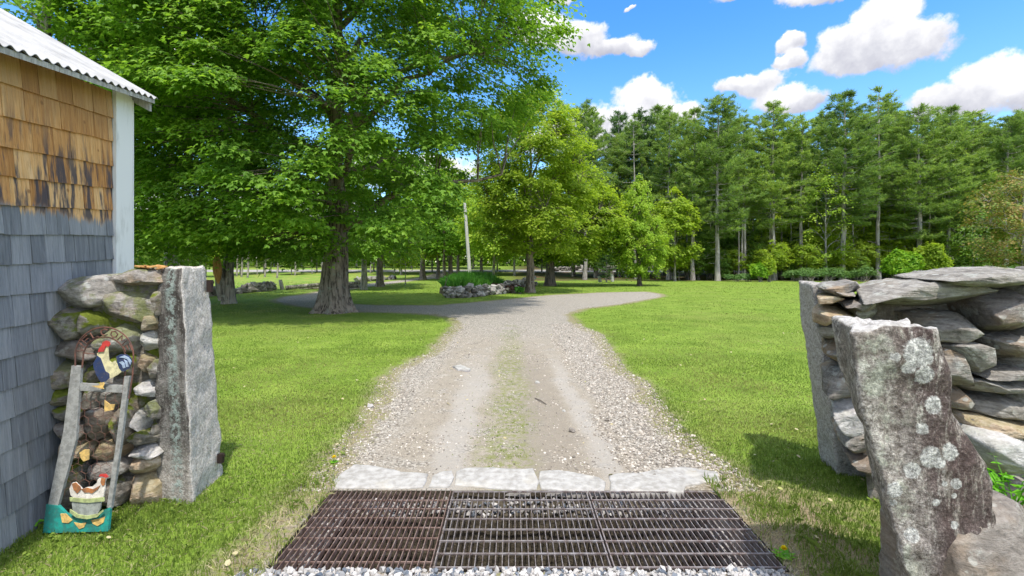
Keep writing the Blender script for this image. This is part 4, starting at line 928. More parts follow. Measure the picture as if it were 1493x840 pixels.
for r_ in range(13):
    for c_ in range(5):
        cx_ = 170 + c_ * 32 + (16 if r_ % 2 else 0) - r_ * 3.6; cy_ = 325 + r_ * 27
        if cy_ > 690: continue
        lo_, hi_ = 165 - (cy_ - 310) * .19, 320 - (cy_ - 310) * .12
        h = [(0, -9), (16, -18)], [(0, -9), (-16, -18)], [(0, -9), (0, 9)]
        for (p_, q_) in h:
            A_, B_ = (cx_ + p_[0], cy_ + p_[1]), (cx_ + q_[0], cy_ + q_[1])
            if min(A_[0], B_[0]) > lo_ and max(A_[0], B_[0]) < hi_: b.tube([S(*sg(*A_)), S(*sg(*B_))], .0013, 4, cap=False)
b.build('chicken_wire', M['rust_iron'], orn)
k8 = 8.4; rg = lambda x, y: (90 + x / k8, 470 + y / k8)
ro = plate([(430, 385), (530, 290), (565, 285), (568, 400), (575, 470), (610, 495), (650, 470), (665, 500), (715, 560), (735, 600), (690, 640), (600, 690), (560, 660), (510, 600), (480, 500), (440, 430)], .024, .006, 'rooster_cream', 'rooster', conv=rg)
plate([(430, 410), (470, 440), (500, 520), (530, 600), (575, 630), (580, 680), (540, 720), (480, 740), (455, 700), (420, 640), (390, 560), (385, 500), (410, 460)], .029, .005, 'rooster_blue', 'wing', ro, rg)
plate([(665, 420), (720, 390), (790, 395), (840, 430), (858, 490), (830, 560), (770, 600), (735, 600), (700, 560), (680, 500)], .027, .005, 'rooster_blue', 'tail', ro, rg)
for pts_ in ([(700, 430), (760, 405), (815, 430), (850, 480), (838, 520), (800, 450), (745, 435)], [(700, 490), (735, 478), (765, 500), (775, 560), (750, 565), (735, 520)], [(760, 455), (800, 480), (815, 545), (790, 550), (780, 500)]):
    plate(pts_, .031, .004, 'tail_blue', 'tail_feather', ro, rg)
plate([(485, 285), (500, 240), (540, 225), (580, 235), (592, 270), (570, 300), (540, 290), (520, 330), (510, 360), (440, 365), (455, 320)], .031, .005, 'comb_red', 'comb', ro, rg)
plate([(365, 780), (460, 775), (465, 740), (515, 735), (520, 760), (500, 800), (515, 815), (460, 808)], .03, .004, 'chick_yellow', 'foot', ro, rg)
k84 = 8.4; hg = lambda x, y: (60 + x / k84, 690 + y / k84)
hn = plate([(345, 190), (380, 120), (420, 112), (480, 170), (500, 195), (560, 175), (620, 170), (680, 120), (690, 80), (730, 40), (800, 60), (780, 110), (778, 200), (760, 290), (600, 325), (420, 320), (360, 270)], .024, .007, 'hen_white', 'hen', conv=hg)
for pts_ in ([(375, 130), (420, 115), (475, 165), (485, 200), (440, 250), (395, 200)], [(490, 195), (560, 180), (630, 200), (720, 150), (690, 200), (620, 250), (580, 235), (530, 240)], [(735, 60), (785, 70), (770, 150), (745, 155), (725, 110)]):
    plate(pts_, .029, .004, 'hen_brown', 'feather_patch', hn, hg)
plate([(705, 40), (720, 12), (790, 12), (822, 45), (800, 60), (745, 40)], .030, .005, 'comb_red', 'comb', hn, hg)
pail = plate([(372, 350), (735, 350), (720, 440), (690, 500), (560, 520), (440, 505), (385, 450)], .030, .008, 'pail_grey', 'pail', conv=hg)
plate([(345, 300), (420, 305), (560, 320), (765, 295), (770, 345), (560, 365), (355, 345)], .036, .006, 'pail_green', 'pail_rim', pail, hg)
plate([(350, 445), (385, 465), (450, 510), (560, 525), (690, 500), (750, 450), (755, 475), (680, 540), (560, 565), (430, 545), (350, 485)], .036, .006, 'pail_green', 'pail_rim', pail, hg)

# ------------------------------------------------------------------ foliage machinery
STAR = np.array([(0, 0, 0), (.30, -.02, -.02), (.55, .30, -.12), (.24, .42, .02), (.20, .62, -.02), (0, 1.0, -.16), (-.20, .62, -.02), (-.24, .42, .02), (-.55, .30, -.12), (-.30, -.02, -.02)])
LEAF6 = np.array([(0, 0, 0), (.5, .28, -.1), (.2, .5, .0), (0, 1, -.15), (-.2, .5, .0), (-.5, .28, -.1)])
DIA = np.array([(0, 0, 0), (.38, .5, -.06), (0, 1, -.1), (-.38, .5, -.06)])
NEED = np.array([(-.04, 0, 0), (.04, 0, 0), (.0, 1, 0)])
def leaves(c, nrm, d, size, tmpl):
    n = len(c); d = d - nrm * (d * nrm).sum(1)[:, None]; d /= np.linalg.norm(d, axis=1)[:, None] + 1e-9
    s = np.cross(d, nrm)
    v = c[:, None] + size[:, None, None] * (tmpl[None, :, 0:1] * s[:, None] + tmpl[None, :, 1:2] * d[:, None] + tmpl[None, :, 2:3] * nrm[:, None])
    k = len(tmpl); f = np.arange(n * k).reshape(n, k); return v.reshape(-1, 3), f
def unit(v): return v / (np.linalg.norm(v, axis=-1, keepdims=True) + 1e-9)
def curve(a, b_, sag, n=6, r=None, wob=0.0):
    t_ = np.linspace(0, 1, n)[:, None]; p = a + (b_ - a) * t_; p[:, 2] += (sag * 4 * t_ * (1 - t_))[:, 0]
    if wob: p[1:-1] += r.normal(0, wob, (n - 2, 3))
    return p
def broadleaf(name, base, H, trunk_r, prof, npads, per, lsize, leafm, barkm, label, cat='tree', group=None, seed=1, ctr=(0, 0), squash=(1, 1), pad=(1.3, .9, .22), tmpl=LEAF6,
              inner=.35, lean=(0, 0), limbs=14, flare=1.5, limb_from=.16, gaps=.3, shell=.55, trunk_top=.8, droop=.25, seg=10, front=0.0, cull=None, twig=.012):
    """a broad-leaved tree: fluted trunk, curved limbs that end in flat drooping sprays of leaves"""
    r = np.random.default_rng(seed); base = np.array(base, float)
    root = thing(name, base, label, cat, group)
    pz = np.array([p[0] for p in prof]); pr = np.array([p[1] for p in prof])
    tb = MB(); nt = 14; tz_ = np.linspace(0, H * trunk_top, nt); tp = np.stack([lean[0] * (tz_ / H) ** 1.2, lean[1] * (tz_ / H) ** 1.2, tz_], 1)
    tp[2:] += r.normal(0, trunk_r * .12, (nt - 2, 3)) * [1, 1, 0]
    zs2 = np.concatenate([[-.1, 0, .12, .3, .6, 1.0], tz_[tz_ > 1.3]]); tpp = np.stack([np.interp(zs2, tz_, tp[:, 0]), np.interp(zs2, tz_, tp[:, 1]), zs2], 1)
    fr = 1 + (flare - 1) * np.exp(-np.maximum(zs2, 0) / (trunk_r * .9)); rad = trunk_r * fr * (1 - .88 * (np.maximum(zs2, 0) / (H * trunk_top)) ** (.45 if trunk_r > .5 else .85))
    ph = r.uniform(0, 6.28, 4); sg_ = 22 if trunk_r > .25 else 8
    def flute(i, th): return 1 + (.10 * np.exp(-max(zs2[i], 0) / 1.5) + .03) * (np.sin(5 * th + ph[0]) + .6 * np.sin(8 * th + ph[1])) + .03 * np.sin(3 * th + ph[2] + zs2[i])
    tb.tube(base + tpp, rad, sg_, flute=flute)
    # limbs
    LB = []
    for i in range(limbs):
        h = H * (limb_from + (trunk_top - .08 - limb_from) * (i + r.uniform(0, .8)) / limbs); a = i * 2.4 + r.uniform(-.4, .4)
        s0 = np.array([np.interp(h, tz_, tp[:, 0]), np.interp(h, tz_, tp[:, 1]), h]); up = H * (.10 + .16 * i / limbs)
        z1 = min(h + up, pz[-1] * .96); R1 = np.interp(z1, pz, pr) * r.uniform(.6, .85)
        e_ = np.array([ctr[0] + math.cos(a) * R1 * squash[0], ctr[1] + math.sin(a) * R1 * squash[1], z1])
        cv = curve(s0, e_, H * .02, 8, r, trunk_r * .35); tr0 = trunk_r * (1 - .7 * h / H) * .30
        LB.append(cv); tb.tube(base + cv, np.linspace(tr0, max(.015, tr0 * .22), 8), 7, cap=False)
    allp = np.concatenate(LB + [tp[len(tp) // 3:]])
    # sprays
    z = []; 
    cand = r.uniform(pz[0], pz[-1], npads * 12); wgt = np.interp(cand, pz, pr); keep = r.uniform(0, wgt.max(), len(cand)) < wgt; z = cand[keep][:npads * 2]
    a = r.uniform(0, 2 * math.pi, len(z)); a = np.where(r.uniform(0, 1, len(z)) < front, -math.pi / 2 + r.normal(0, .75, len(z)), a); q = np.where(r.uniform(0, 1, len(z)) < shell, r.uniform(.8, 1.0, len(z)), r.uniform(inner, .85, len(z)))
    rr = np.interp(z, pz, pr) * q * (1 + .16 * vnoise(np.stack([np.cos(a) * 2, np.sin(a) * 2, z * .35], 1), 1.3, seed))
    pc = np.stack([ctr[0] + np.cos(a) * rr * squash[0], ctr[1] + np.sin(a) * rr * squash[1], z], 1)
    ok = vnoise(pc, .45, seed + 3) > -1 + gaps * 1.3
    pc = pc[ok][:npads]; a = a[ok][:npads]; q = q[ok][:npads]
    if cull is not None:
        kk = cull(pc + base); pc, a, q = pc[kk], a[kk], q[kk]
    n = len(pc)
    dirs = np.stack([np.cos(a), np.sin(a), np.full(n, -.12) + r.normal(0, .15, n)], 1); dirs = unit(dirs)
    dd = ((pc[:, None] - allp[None]) ** 2).sum(2) + 3 * np.maximum(0, allp[None, :, 2] - pc[:, None, 2] + .3) ** 2; near = dd.argmin(1)
    for i in range(n):
        if q[i] < .5 and i % 3: continue
        cv = curve(allp[near[i]], pc[i] + dirs[i] * pad[0] * .35, .12, 5, r, .04)
        tb.tube(base + cv, np.linspace(twig * 2.2, twig * .5, 5), 4, cap=False)
    tb.build('trunk', barkm, root, smooth=True)
    side = unit(np.cross(dirs, [0, 0, 1.0])); upv = np.cross(side, dirs)
    m_ = n * per; idx = np.repeat(np.arange(n), per)
    u = r.normal(0, .5, m_); v_ = r.normal(0, .5, m_); psz = r.uniform(.6, 1.35, n)[idx]
    u = np.clip(u * .86, -1.0, 1.0) + r.normal(0, .05, m_); v_ = np.clip(v_ * .86, -1.0, 1.0) + r.normal(0, .05, m_)
    rad2 = u ** 2 + v_ ** 2
    c = pc[idx] + dirs[idx] * (u * pad[0] * psz)[:, None] + side[idx] * (v_ * pad[1] * psz)[:, None] + upv[idx] * (r.normal(0, 1, m_) * pad[2] * psz)[:, None]
    c[:, 2] -= rad2 * droop * psz
    nn = unit(np.stack([r.normal(0, .38, m_), r.normal(0, .38, m_), np.full(m_, 1.0)], 1) + dirs[idx] * .5 + side[idx] * (v_ * .5)[:, None])
    dl = unit(dirs[idx] + side[idx] * (v_ * 1.2)[:, None] + r.normal(0, .45, (m_, 3)) + np.array([0, 0, -.35]))
    b = MB(); b.add(*leaves(base + c, nn, dl, lsize * r.uniform(.6, 1.3, m_), tmpl)); b.build('crown', leafm, root)
    return root

# ------------------------------------------------------------------ the maples and other yard trees
def at(px, Y, z=None): return ((px - CX) / F * Y, Y, tz(0, Y) if z is None else z)
big = broadleaf('maple_tree', at(487, 16.0), 18.5, .58, [(1.95, 4.0), (2.5, 6.0), (4, 7.1), (6.5, 7.8), (9, 8.3), (11.5, 8.0), (14, 6.8), (16.5, 4.3), (18.5, 1.0)], 860, 260, .130, M['maple_leaf'], M['bark'],
    'huge old maple with thick furrowed trunk beside the gravel fork', seed=21, ctr=(-.1, .6), squash=(1, .72), pad=(1.15, .85, .12), tmpl=STAR, limbs=22, flare=1.32, limb_from=.15, gaps=.25, shell=.6, trunk_top=.85, lean=(.3, 0), inner=.28, front=.38,
    cull=lambda p: (p[:, 0] < np.interp(p[:, 2], [1.7, 2.6, 4, 6, 9, 12], [-3.9, -3.3, -2.0, -.5, 2.2, 2.4])) & ((p[:, 2] > 2.25) | (p[:, 0] < -6.0)))
# rooted collar of mossy soil round the big trunk
side1 = broadleaf('maple_tree', at(68, 15.5), 17, .38, [(2.2, 3.2), (4, 5.0), (7, 6.0), (10, 6.0), (13, 5.0), (16, 2.5), (17.5, .5)], 430, 150, .17, M['side_leaf'], M['bark_grey'],
    'tall maple behind the barn roof, at the top left', seed=33, pad=(1.3, 1.0, .18), tmpl=LEAF6, limbs=14, ctr=(.6, .5), shell=.55, gaps=.3)
side2 = broadleaf('maple_tree', at(250, 24.0), 16, .35, [(5.5, 1.5), (7, 4.2), (10, 4.8), (13, 3.4), (15.5, 1)], 120, 150, .2, M['maple_leaf'], M['bark_grey'],
    'maple with grey limbs between the white corner board and the snag', seed=34, pad=(1.2, .95, .18), limbs=14, shell=.5, gaps=.45)
snag = broadleaf('maple_tree', at(333, 19.5), 11, .25, [(3.6, 1.5), (5, 3.0), (7, 3.0), (9, 2.4), (10.8, .8)], 60, 130, .18, M['maple_leaf'], M['bark_grey'],
    'grey trunked tree with a torn orange wound and no lower limbs', seed=35, limbs=7, limb_from=.3, flare=1.25, shell=.5, gaps=.3)
tx, ty, _ = at(322, 19.2)
wb = MB(); wz = np.linspace(.85, 2.05, 9); wb.tube(np.stack([tx + .03 - (wz - .85) * .06, np.full(9, ty - .22), wz], 1), [.03, .09, .13, .16, .17, .16, .14, .10, .03], 8)
wb.build('torn_limb', M['torn_wood'], snag, smooth=True)
wb = MB(); wz = np.linspace(.15, 1.85, 7); wb.tube(np.stack([tx + .05 - (wz - .15) * .12, np.full(7, ty - .0), wz], 1), [.13, .17, .18, .17, .16, .15, .1], 9); wb.build('broken_stem', M['bark_grey'], snag, smooth=True)

yard = [(531, 30.5, 11, .23, 3.6, 90, 'slender grey trunked tree just right of the big maple trunk'), (554, 35.0, 12, .27, 4.0, 100, 'shade tree with dark trunk standing beside the slender grey one along the lane')]
for i, (px, Y, H, r0, R0, npd, lb) in enumerate(yard):
    broadleaf('shade_tree', at(px, Y), H, r0, [(2.3, R0 * .6), (4, R0), (7, R0), (H * .8, R0 * .7), (H, .5)], npd, 110, .24, M['side_leaf'], M['bark_grey' if i == 0 else 'bark'], lb, seed=50 + i, limbs=9, flare=1.35, tmpl=DIA, pad=(1.2, .9, .2), shell=.4)
broadleaf('sapling', at(591, 38.5), 3.6, .05, [(1.5, .7), (2.3, 1.3), (3.0, 1.0), (3.7, .3)], 26, 60, .16, M['lime_leaf'], M['bark_grey'], 'small young tree with thin stem on the lawn inside the loop', seed=60, limbs=6, tmpl=DIA, pad=(.5, .4, .1))
lane = [(616, 52, 14, .32, 'grey trunked'), (639, 54, 13, .24, 'thin dark'), (648, 50, 12, .2, 'slim'), (657, 55, 14, .3, 'stout'), (668, 62, 13, .25, 'distant'), (702, 66, 14, .25, 'far')]
lbl = ['lane tree with a straight grey trunk, nearest the sapling', 'thin dark trunked lane tree between the grey trunk and the slim one', 'slimmest tree of the lane row, seen over the far drive', 'stout lane tree left of the utility pole', 'lane tree half hidden behind the stout one', 'lane tree just right of the utility pole']
for i, (px, Y, H, r0, _) in enumerate(lane):
    broadleaf('shade_tree', at(px, Y), H, r0, [(3.2, 2.4), (5, 3.8), (8, 4.2), (H * .85, 2.8), (H, .5)], 75, 90, .34, M['lime_leaf' if i % 2 else 'side_leaf'], M['bark'], lbl[i], group='trees along the lane', seed=70 + i, limbs=7, tmpl=DIA, pad=(1.4, 1.1, .25), shell=.4)
broadleaf('maple_tree', at(773, 27.5), 12, .27, [(2.5, 1.8), (3.6, 2.8), (6, 3.5), (8.5, 3.4), (10.4, 2.5), (12, .8)], 420, 130, .16, M['lime_leaf'], M['bark'],
    'bright green maple rising behind the stone planter', seed=80, limbs=16, tmpl=LEAF6, pad=(.8, .6, .14), ctr=(.1, 0), shell=.5, gaps=.3, flare=1.3, droop=.18)
broadleaf('maple_tree', at(802, 36.5), 10, .40, [(2.0, 1.6), (3, 3.4), (5, 4.4), (7, 3.8), (8.8, 2.3), (10, .5)], 330, 120, .2, M['lime_leaf'], M['bark_dark'],
    'wide low maple with a short stout trunk right of the planter', seed=81, limbs=14, tmpl=LEAF6, pad=(.9, .7, .15), ctr=(1.3, 0), shell=.5, gaps=.25, flare=1.3, limb_from=.2, droop=.18)
broadleaf('ornamental_tree', at(932, 36.5), 8.5, .2, [(.9, 1.1), (1.6, 1.9), (3.2, 2.3), (5.2, 2.15), (7, 1.2), (8.6, .2)], 330, 120, .13, M['gold_leaf'], M['bark_dark'],
    'small oval yellow green tree at the tip of the gravel spur', seed=82, limbs=14, tmpl=DIA, pad=(.42, .32, .12), shell=.4, gaps=.3, inner=.15, limb_from=.12, flare=1.4)
broadleaf('young_tree', at(984, 47), 9.8, .13, [(1.8, .9), (3.2, 2.0), (5.5, 2.3), (8, 1.5), (9.8, .3)], 130, 90, .24, M['lime_leaf'], M['bark_grey'], 'bright lime young tree against the pines, right of the oval tree', seed=83, limbs=10, tmpl=DIA, pad=(.8, .6, .16), gaps=.4)
broadleaf('young_tree', at(720, 44), 10, .16, [(2.2, 1.6), (4, 2.8), (6, 3.2), (8, 2.3), (10, .5)], 110, 90, .26, M['gold_leaf'], M['bark_grey'], 'yellow green tree filling the space right of the utility pole', seed=84, limbs=8, tmpl=DIA, pad=(1, .8, .2))
broadleaf('young_tree', at(1204, 49), 12.5, .14, [(2.5, 1.6), (5, 2.4), (8, 2.6), (11, 1.6), (12.6, .4)], 70, 55, .2, M['gold_leaf'], M['dead_branch'], 'sparse pale tree with bare grey stems in front of the pines', seed=85, limbs=16, tmpl=DIA, pad=(.9, .6, .2), gaps=.55, limb_from=.15)
broadleaf('rusty_tree', at(1492, 36), 9.2, .2, [(1.5, 1.8), (3, 3.0), (5, 3.6), (7, 3.0), (9, 1)], 190, 75, .17, M['rust_leaf'], M['bark_grey'], 'rust tinged tree at the right edge of the picture', seed=86, limbs=14, tmpl=DIA, pad=(.8, .6, .18), gaps=.35, limb_from=.1)
broadleaf('young_tree', at(1418, 47), 7.5, .12, [(1.2, 1.5), (3, 2.8), (5, 2.6), (7.3, .6)], 90, 75, .22, M['wood_leaf'], M['bark_grey'], 'young green tree left of the rust tinged one', seed=87, limbs=10, tmpl=DIA, pad=(.8, .6, .16), limb_from=.1)

# ------------------------------------------------------------------ pines
def pine(name, H, r0, z0, z1_, Lmax, label, seed, needle, dens=1.0, bare=True, sparse=0.0, shape=.75, tuft=.42, deadn=26):
    r = np.random.default_rng(seed); root = thing(name, (0, 0, 0), label, 'pine tree', 'pines at the edge of the woods')
    tb = MB(); zz = np.linspace(-.1, H, 12); tp = np.stack([np.cumsum(r.normal(0, .05, 12)), np.cumsum(r.normal(0, .05, 12)), zz], 1)
    tb.tube(tp, np.linspace(r0, .03, 12) * (1 + .3 * np.exp(-zz / .5)), 9)
    c = []; d = []
    z = z0
    while z < H:
        f = (z - z0) / (H - z0)
        env = Lmax * 1.05 * (min(1, .5 + f * 1.9) * (1 - f ** 2.0) ** shape + .10)
        for j in range(r.integers(3, 6)):
            if r.uniform() < sparse: continue
            a = r.uniform(0, 6.28); L = env * r.uniform(.55, 1.15); rise = (.05 + .55 * f) * L * r.uniform(.4, 1.2)
            s0 = np.array([np.interp(z, zz, tp[:, 0]), np.interp(z, zz, tp[:, 1]), z]); e_ = s0 + [math.cos(a) * L, math.sin(a) * L, rise]
            cv = curve(s0, e_, -.06 * L, 6, r, .05); tb.tube(cv, np.linspace(.05 * (1 - f * .6), .012, 6), 4, cap=False)
            nt = max(4, int(L * 6.2 * dens)); side = np.array([-math.sin(a), math.cos(a), 0])
            for k in range(nt):
                s_ = r.uniform(.28, 1.05); pp = s0 + (e_ - s0) * s_ ; pp[2] += -.06 * L * 4 * s_ * (1 - s_)
                w_ = r.normal(0, .26) * L * (.35 + .3 * s_); pp = pp + side * w_ + [0, 0, abs(r.normal(0, .12)) - .05]
                dv = unit(np.array([math.cos(a), math.sin(a), .25]) + side * np.sign(w_) * .5)
                c.append(pp); d.append(dv)
        z += r.uniform(.42, .75) * (1 - .35 * f)
    if bare:
        for j in range(deadn):
            z = r.uniform(1.5, z0 + 2); a = r.uniform(0, 6.28); L = r.uniform(.5, 1.8); s0 = np.array([np.interp(z, zz, tp[:, 0]), np.interp(z, zz, tp[:, 1]), z])
            tb.tube(curve(s0, s0 + [math.cos(a) * L, math.sin(a) * L, r.uniform(-.35, .25)], -.05, 4, r, .03), np.linspace(.022, .006, 4), 3, cap=False)
    tb.build('trunk', M['bark_pine'], root, base=(0, 0, 0), smooth=True)
    c = np.array(c); d = np.array(d); per = 17; n = len(c) * per; idx = np.repeat(np.arange(len(c)), per)
    dl = unit(d[idx] + r.normal(0, .62, (n, 3)) + [0, 0, .22]); cc = c[idx] + r.normal(0, .10, (n, 3)) * [1, 1, .5]
    nn = unit(r.normal(0, 1, (n, 3)) + [0, 0, .9])
    tm = NEED * [2.1, 1, 1]
    b = MB(); b.add(*leaves(cc, nn, dl, tuft * r.uniform(.6, 1.2, n), tm)); b.build('crown', needle, root, base=(0, 0, 0))
    return root
protos = [pine('white_pine', 20, .26, 6, 20, 3.4, '', 101, M['needle'], 1.0), pine('white_pine', 20, .22, 7.5, 20, 2.7, '', 102, M['needle'], .9, sparse=.15),
          pine('white_pine', 20, .30, 5, 20, 4.1, '', 103, M['needle'], 1.0, shape=.6), pine('white_pine', 20, .2, 8, 20, 2.5, '', 104, M['needle_light'], .8, sparse=.25), pine('white_pine', 20, .19, 10, 20, 2.3, '', 105, M['needle'], .6, sparse=.4),
          pine('white_pine', 20, .24, 2.0, 20, 3.2, '', 106, M['needle_dark'], 1.1, bare=False)]
used = [False] * len(protos)
def put(i, px, Y, H, label, group, rz, wide=1.0):
    x = (px - CX) / F * Y; s = H / 20.0; ws = s * wide; loc = (x, Y, tz(x, Y)); src = protos[i]
    if not used[i]:
        used[i] = True; src.location = loc; src.rotation_euler = (0, 0, rz); src.scale = (ws, ws, s); src['label'] = label; src['group'] = group; return src
    return copy_thing(src, loc, rz, (ws, ws, s), label, group)
g1 = 'pines at the edge of the woods'
front = [(852, 52, 150, 1, 1, 'dark pine rising just right of the bright green maple'), (868, 58, 178, 3, 1, 'thin pine showing above the shoulder of the wide low maple'), (927, 54, 168, 4, 1.0, 'tall gappy pine with bare trunk directly above the oval tree'),
         (903, 60, 195, 3, .9, 'slim pale pine left of the gappy tall pine'), (974, 52, 165, 1, 1, 'narrow blue green pine above the lime young tree'), (1010, 50, 162, 0, .9, 'pine with a pointed top between the narrow one and the tallest pale trunk'),
         (1046, 48, 148, 2, .9, 'big pale pine with feathery spreading top, left of the small cloud'), (1086, 51, 172, 3, 1, 'shorter light pine in the dip left of the pointed pair'), (1130, 50, 152, 0, 1, 'pointed pine below the small flat cloud'),
         (1166, 50, 172, 1, 1.1, 'rounded pine standing in the low stretch of the tree line'), (1228, 49, 138, 0, 1.12, 'tall conical pine with dense dark boughs, right of the dip'), (1282, 50, 128, 4, 1.2, 'tallest pine, with an open upright top and sky showing through'),
         (1303, 54, 146, 1, 1.0, 'dark pine pressed against the tallest open one'), (1340, 49, 158, 2, 1, 'broad pine with long windswept boughs'), (1384, 50, 160, 0, 1, 'pine with layered boughs above the bright bush'),
         (1424, 51, 160, 3, 1.2, 'light green pine near the right edge of the tree line'), (1466, 49, 175, 2, 1, 'wide pine closing the tree line at the far right'), (1520, 50, 165, 0, 1, 'pine just beyond the right edge, boughs reaching in')]
for i, (px, Y, ty_, pr_, wd_, lb) in enumerate(front):
    put(pr_, px, Y, CH + (HY - ty_) / F * Y - tz(0, Y), lb, g1, i * 1.3, wd_)
for i in range(30):
    px = 985 + i * 17 + random.uniform(-7, 7); Y = random.uniform(50, 57); ty_ = random.uniform(185, 250)
    put(4, px, Y, CH + (HY - ty_) / F * Y - tz(0, Y), 'slender pale stemmed pine, bare below, in the crowded edge of the woods', 'slender bare stemmed pines', i * 2.3, random.uniform(.6, .9))
g2 = 'pines crowded behind the front row'
for i in range(36):
    px = 838 + i * 19.5 + random.uniform(-7, 7); Y = random.uniform(57, 72); ty_ = random.uniform(158, 200)
    if random.random() < .0: continue
    put([0, 1, 3, 5, 2, 5][i % 6], px, Y, CH + (HY - ty_) / F * Y - tz(0, Y), 'pine crowded into the second row behind the front pines', g2, i * .9, random.uniform(.85, 1.1))
g3 = 'dark hemlocks low between the pine trunks'
for i in range(22):
    px = 990 + i * 26 + random.uniform(-9, 9); Y = random.uniform(55, 63) if i % 2 else random.uniform(82, 88)
    put(5, px, Y, random.uniform(7, 10.5), 'low dark evergreen filling the shade between the pine trunks', g3, i * 1.1, 1.7)
# understory broadleaf prototypes, copied into the woods
uA = broadleaf('understory_tree', (0, 0, 0), 10, .11, [(1.5, 1.4), (3.5, 2.6), (6, 2.9), (8.5, 1.9), (10, .4)], 80, 75, .34, M['wood_leaf'], M['bark_pine'], 'x', group='leafy trees inside the woods', seed=91, limbs=9, tmpl=DIA, pad=(1.1, .9, .2))
uB = broadleaf('understory_tree', (0, 0, 0), 10, .14, [(2.5, 1.4), (4.5, 3.2), (7, 3.4), (9, 1.9), (10, .4)], 95, 75, .34, M['lime_leaf'], M['bark_grey'], 'x', group='leafy trees inside the woods', seed=92, limbs=9, tmpl=DIA, pad=(1.2, .9, .2))
ul = [(1060, 56, 8, 0), (1105, 60, 9, 1), (1140, 56, 7, 0), (1180, 62, 10, 1), (1262, 56, 8, 0), (1325, 60, 9, 1), (1365, 58, 8, 0), (1440, 57, 10, 1), (1000, 62, 9, 0), (955, 66, 12, 1), (905, 62, 11, 1), (870, 58, 10, 0), (835, 62, 12, 1), (1240, 64, 12, 1), (1400, 64, 13, 0), (1290, 66, 12, 0), (1040, 68, 13, 1),
      (790, 70, 11, 0), (750, 64, 11, 1), (725, 74, 12, 0), (690, 84, 13, 1), (640, 84, 12, 0), (600, 86, 13, 1), (560, 90, 12, 0), (655, 70, 12, 1), (585, 66, 11, 1), (520, 88, 12, 1), (480, 92, 13, 0), (440, 88, 11, 1), (400, 92, 12, 0), (360, 90, 10, 1), (320, 95, 10, 0), (280, 90, 9, 1), (235, 92, 10, 0), (200, 88, 9, 1), (150, 86, 12, 0), (90, 84, 14, 1), (30, 80, 15, 0), (820, 86, 13, 0), (860, 84, 12, 1)]
ul += [(205, 50, 7, 0), (238, 56, 8, 1), (275, 48, 5.5, 0), (300, 60, 7, 1), (350, 66, 7, 0), (385, 70, 8, 1), (425, 66, 6, 0), (462, 72, 8, 1), (500, 70, 8, 0), (545, 74, 9, 1), (575, 70, 8, 0), (630, 72, 9, 1), (180, 46, 6, 0)]
ul += [(int(985 + i * 17.5 + random.uniform(-6, 6)), random.uniform(52, 57), random.uniform(4.5, 9), i % 2) for i in range(30)]
ul += [(int(990 + i * 23 + random.uniform(-8, 8)), random.uniform(49, 52), random.uniform(2.4, 5.0), (i + 1) % 2) for i in range(21)]
first = {0: True, 1: True}
for i, (px, Y, H, kd) in enumerate(ul):
    src = (uA, uB)[kd]; x = (px - CX) / F * Y; s = H / 10
    side_ = 'right' if px > 820 else 'left'
    lb = 'leafy understory tree glowing green among the pine trunks' if px > 820 else 'distant leafy tree across the road behind the maples'
    gp = 'leafy trees among the pines' if px > 820 else 'leafy trees across the road'
    if first[kd]: first[kd] = False; src.location = (x, Y, tz(x, Y)); src.scale = (s, s, s); src['label'] = lb; src['group'] = gp
    else: copy_thing(src, (x, Y, tz(x, Y)), i * 1.7, (s, s, s), lb, gp)
# thin bare pines on the far left, by the roadside
for i, (px, Y, ty_) in enumerate([(205, 80, 280), (232, 78, 296), (262, 82, 262), (292, 84, 300), (318, 80, 288), (375, 66, 330), (395, 70, 325), (425, 72, 320), (455, 68, 330), (478, 72, 318), (505, 74, 322)]):
    put(4, px, Y, CH + (HY - ty_) / F * Y - tz(0, Y), 'thin bare stemmed pine by the far road, seen under the maple boughs', 'thin pines by the far road', i * 2.1, .8)
# far wood closing the view
r = np.random.default_rng(77); b = MB(); n = 70000
x = r.uniform(-150, 150, n); Yb = 98 + r.uniform(0, 16, n) - np.where(x > 5, 8, 0); hmax = (10.5 + 3.5 * vnoise(np.c_[x, Yb * 0, Yb * 0], .11, 7) + 2.0 * vnoise(np.c_[x, Yb * 0, Yb * 0], .45, 8)) * np.where(x > 5, 1.4, np.clip(1 - (x + 60) / -200, .6, 1))
z = r.uniform(0, 1, n) ** 1.35 * hmax + terrain(x, Yb)
nn = unit(r.normal(0, 1, (n, 3)) * [1, 1, .6] + [0, -.5, .8]); dl = unit(r.normal(0, 1, (n, 3)))
b.add(*leaves(np.stack([x, Yb, z], 1), nn, dl, r.uniform(.5, 1.05, n), DIA * [1.5, 1, 1])); tag(b.build('far_woods', M['wood_leaf']), kind='stuff', label='distant wooded edge beyond the road')

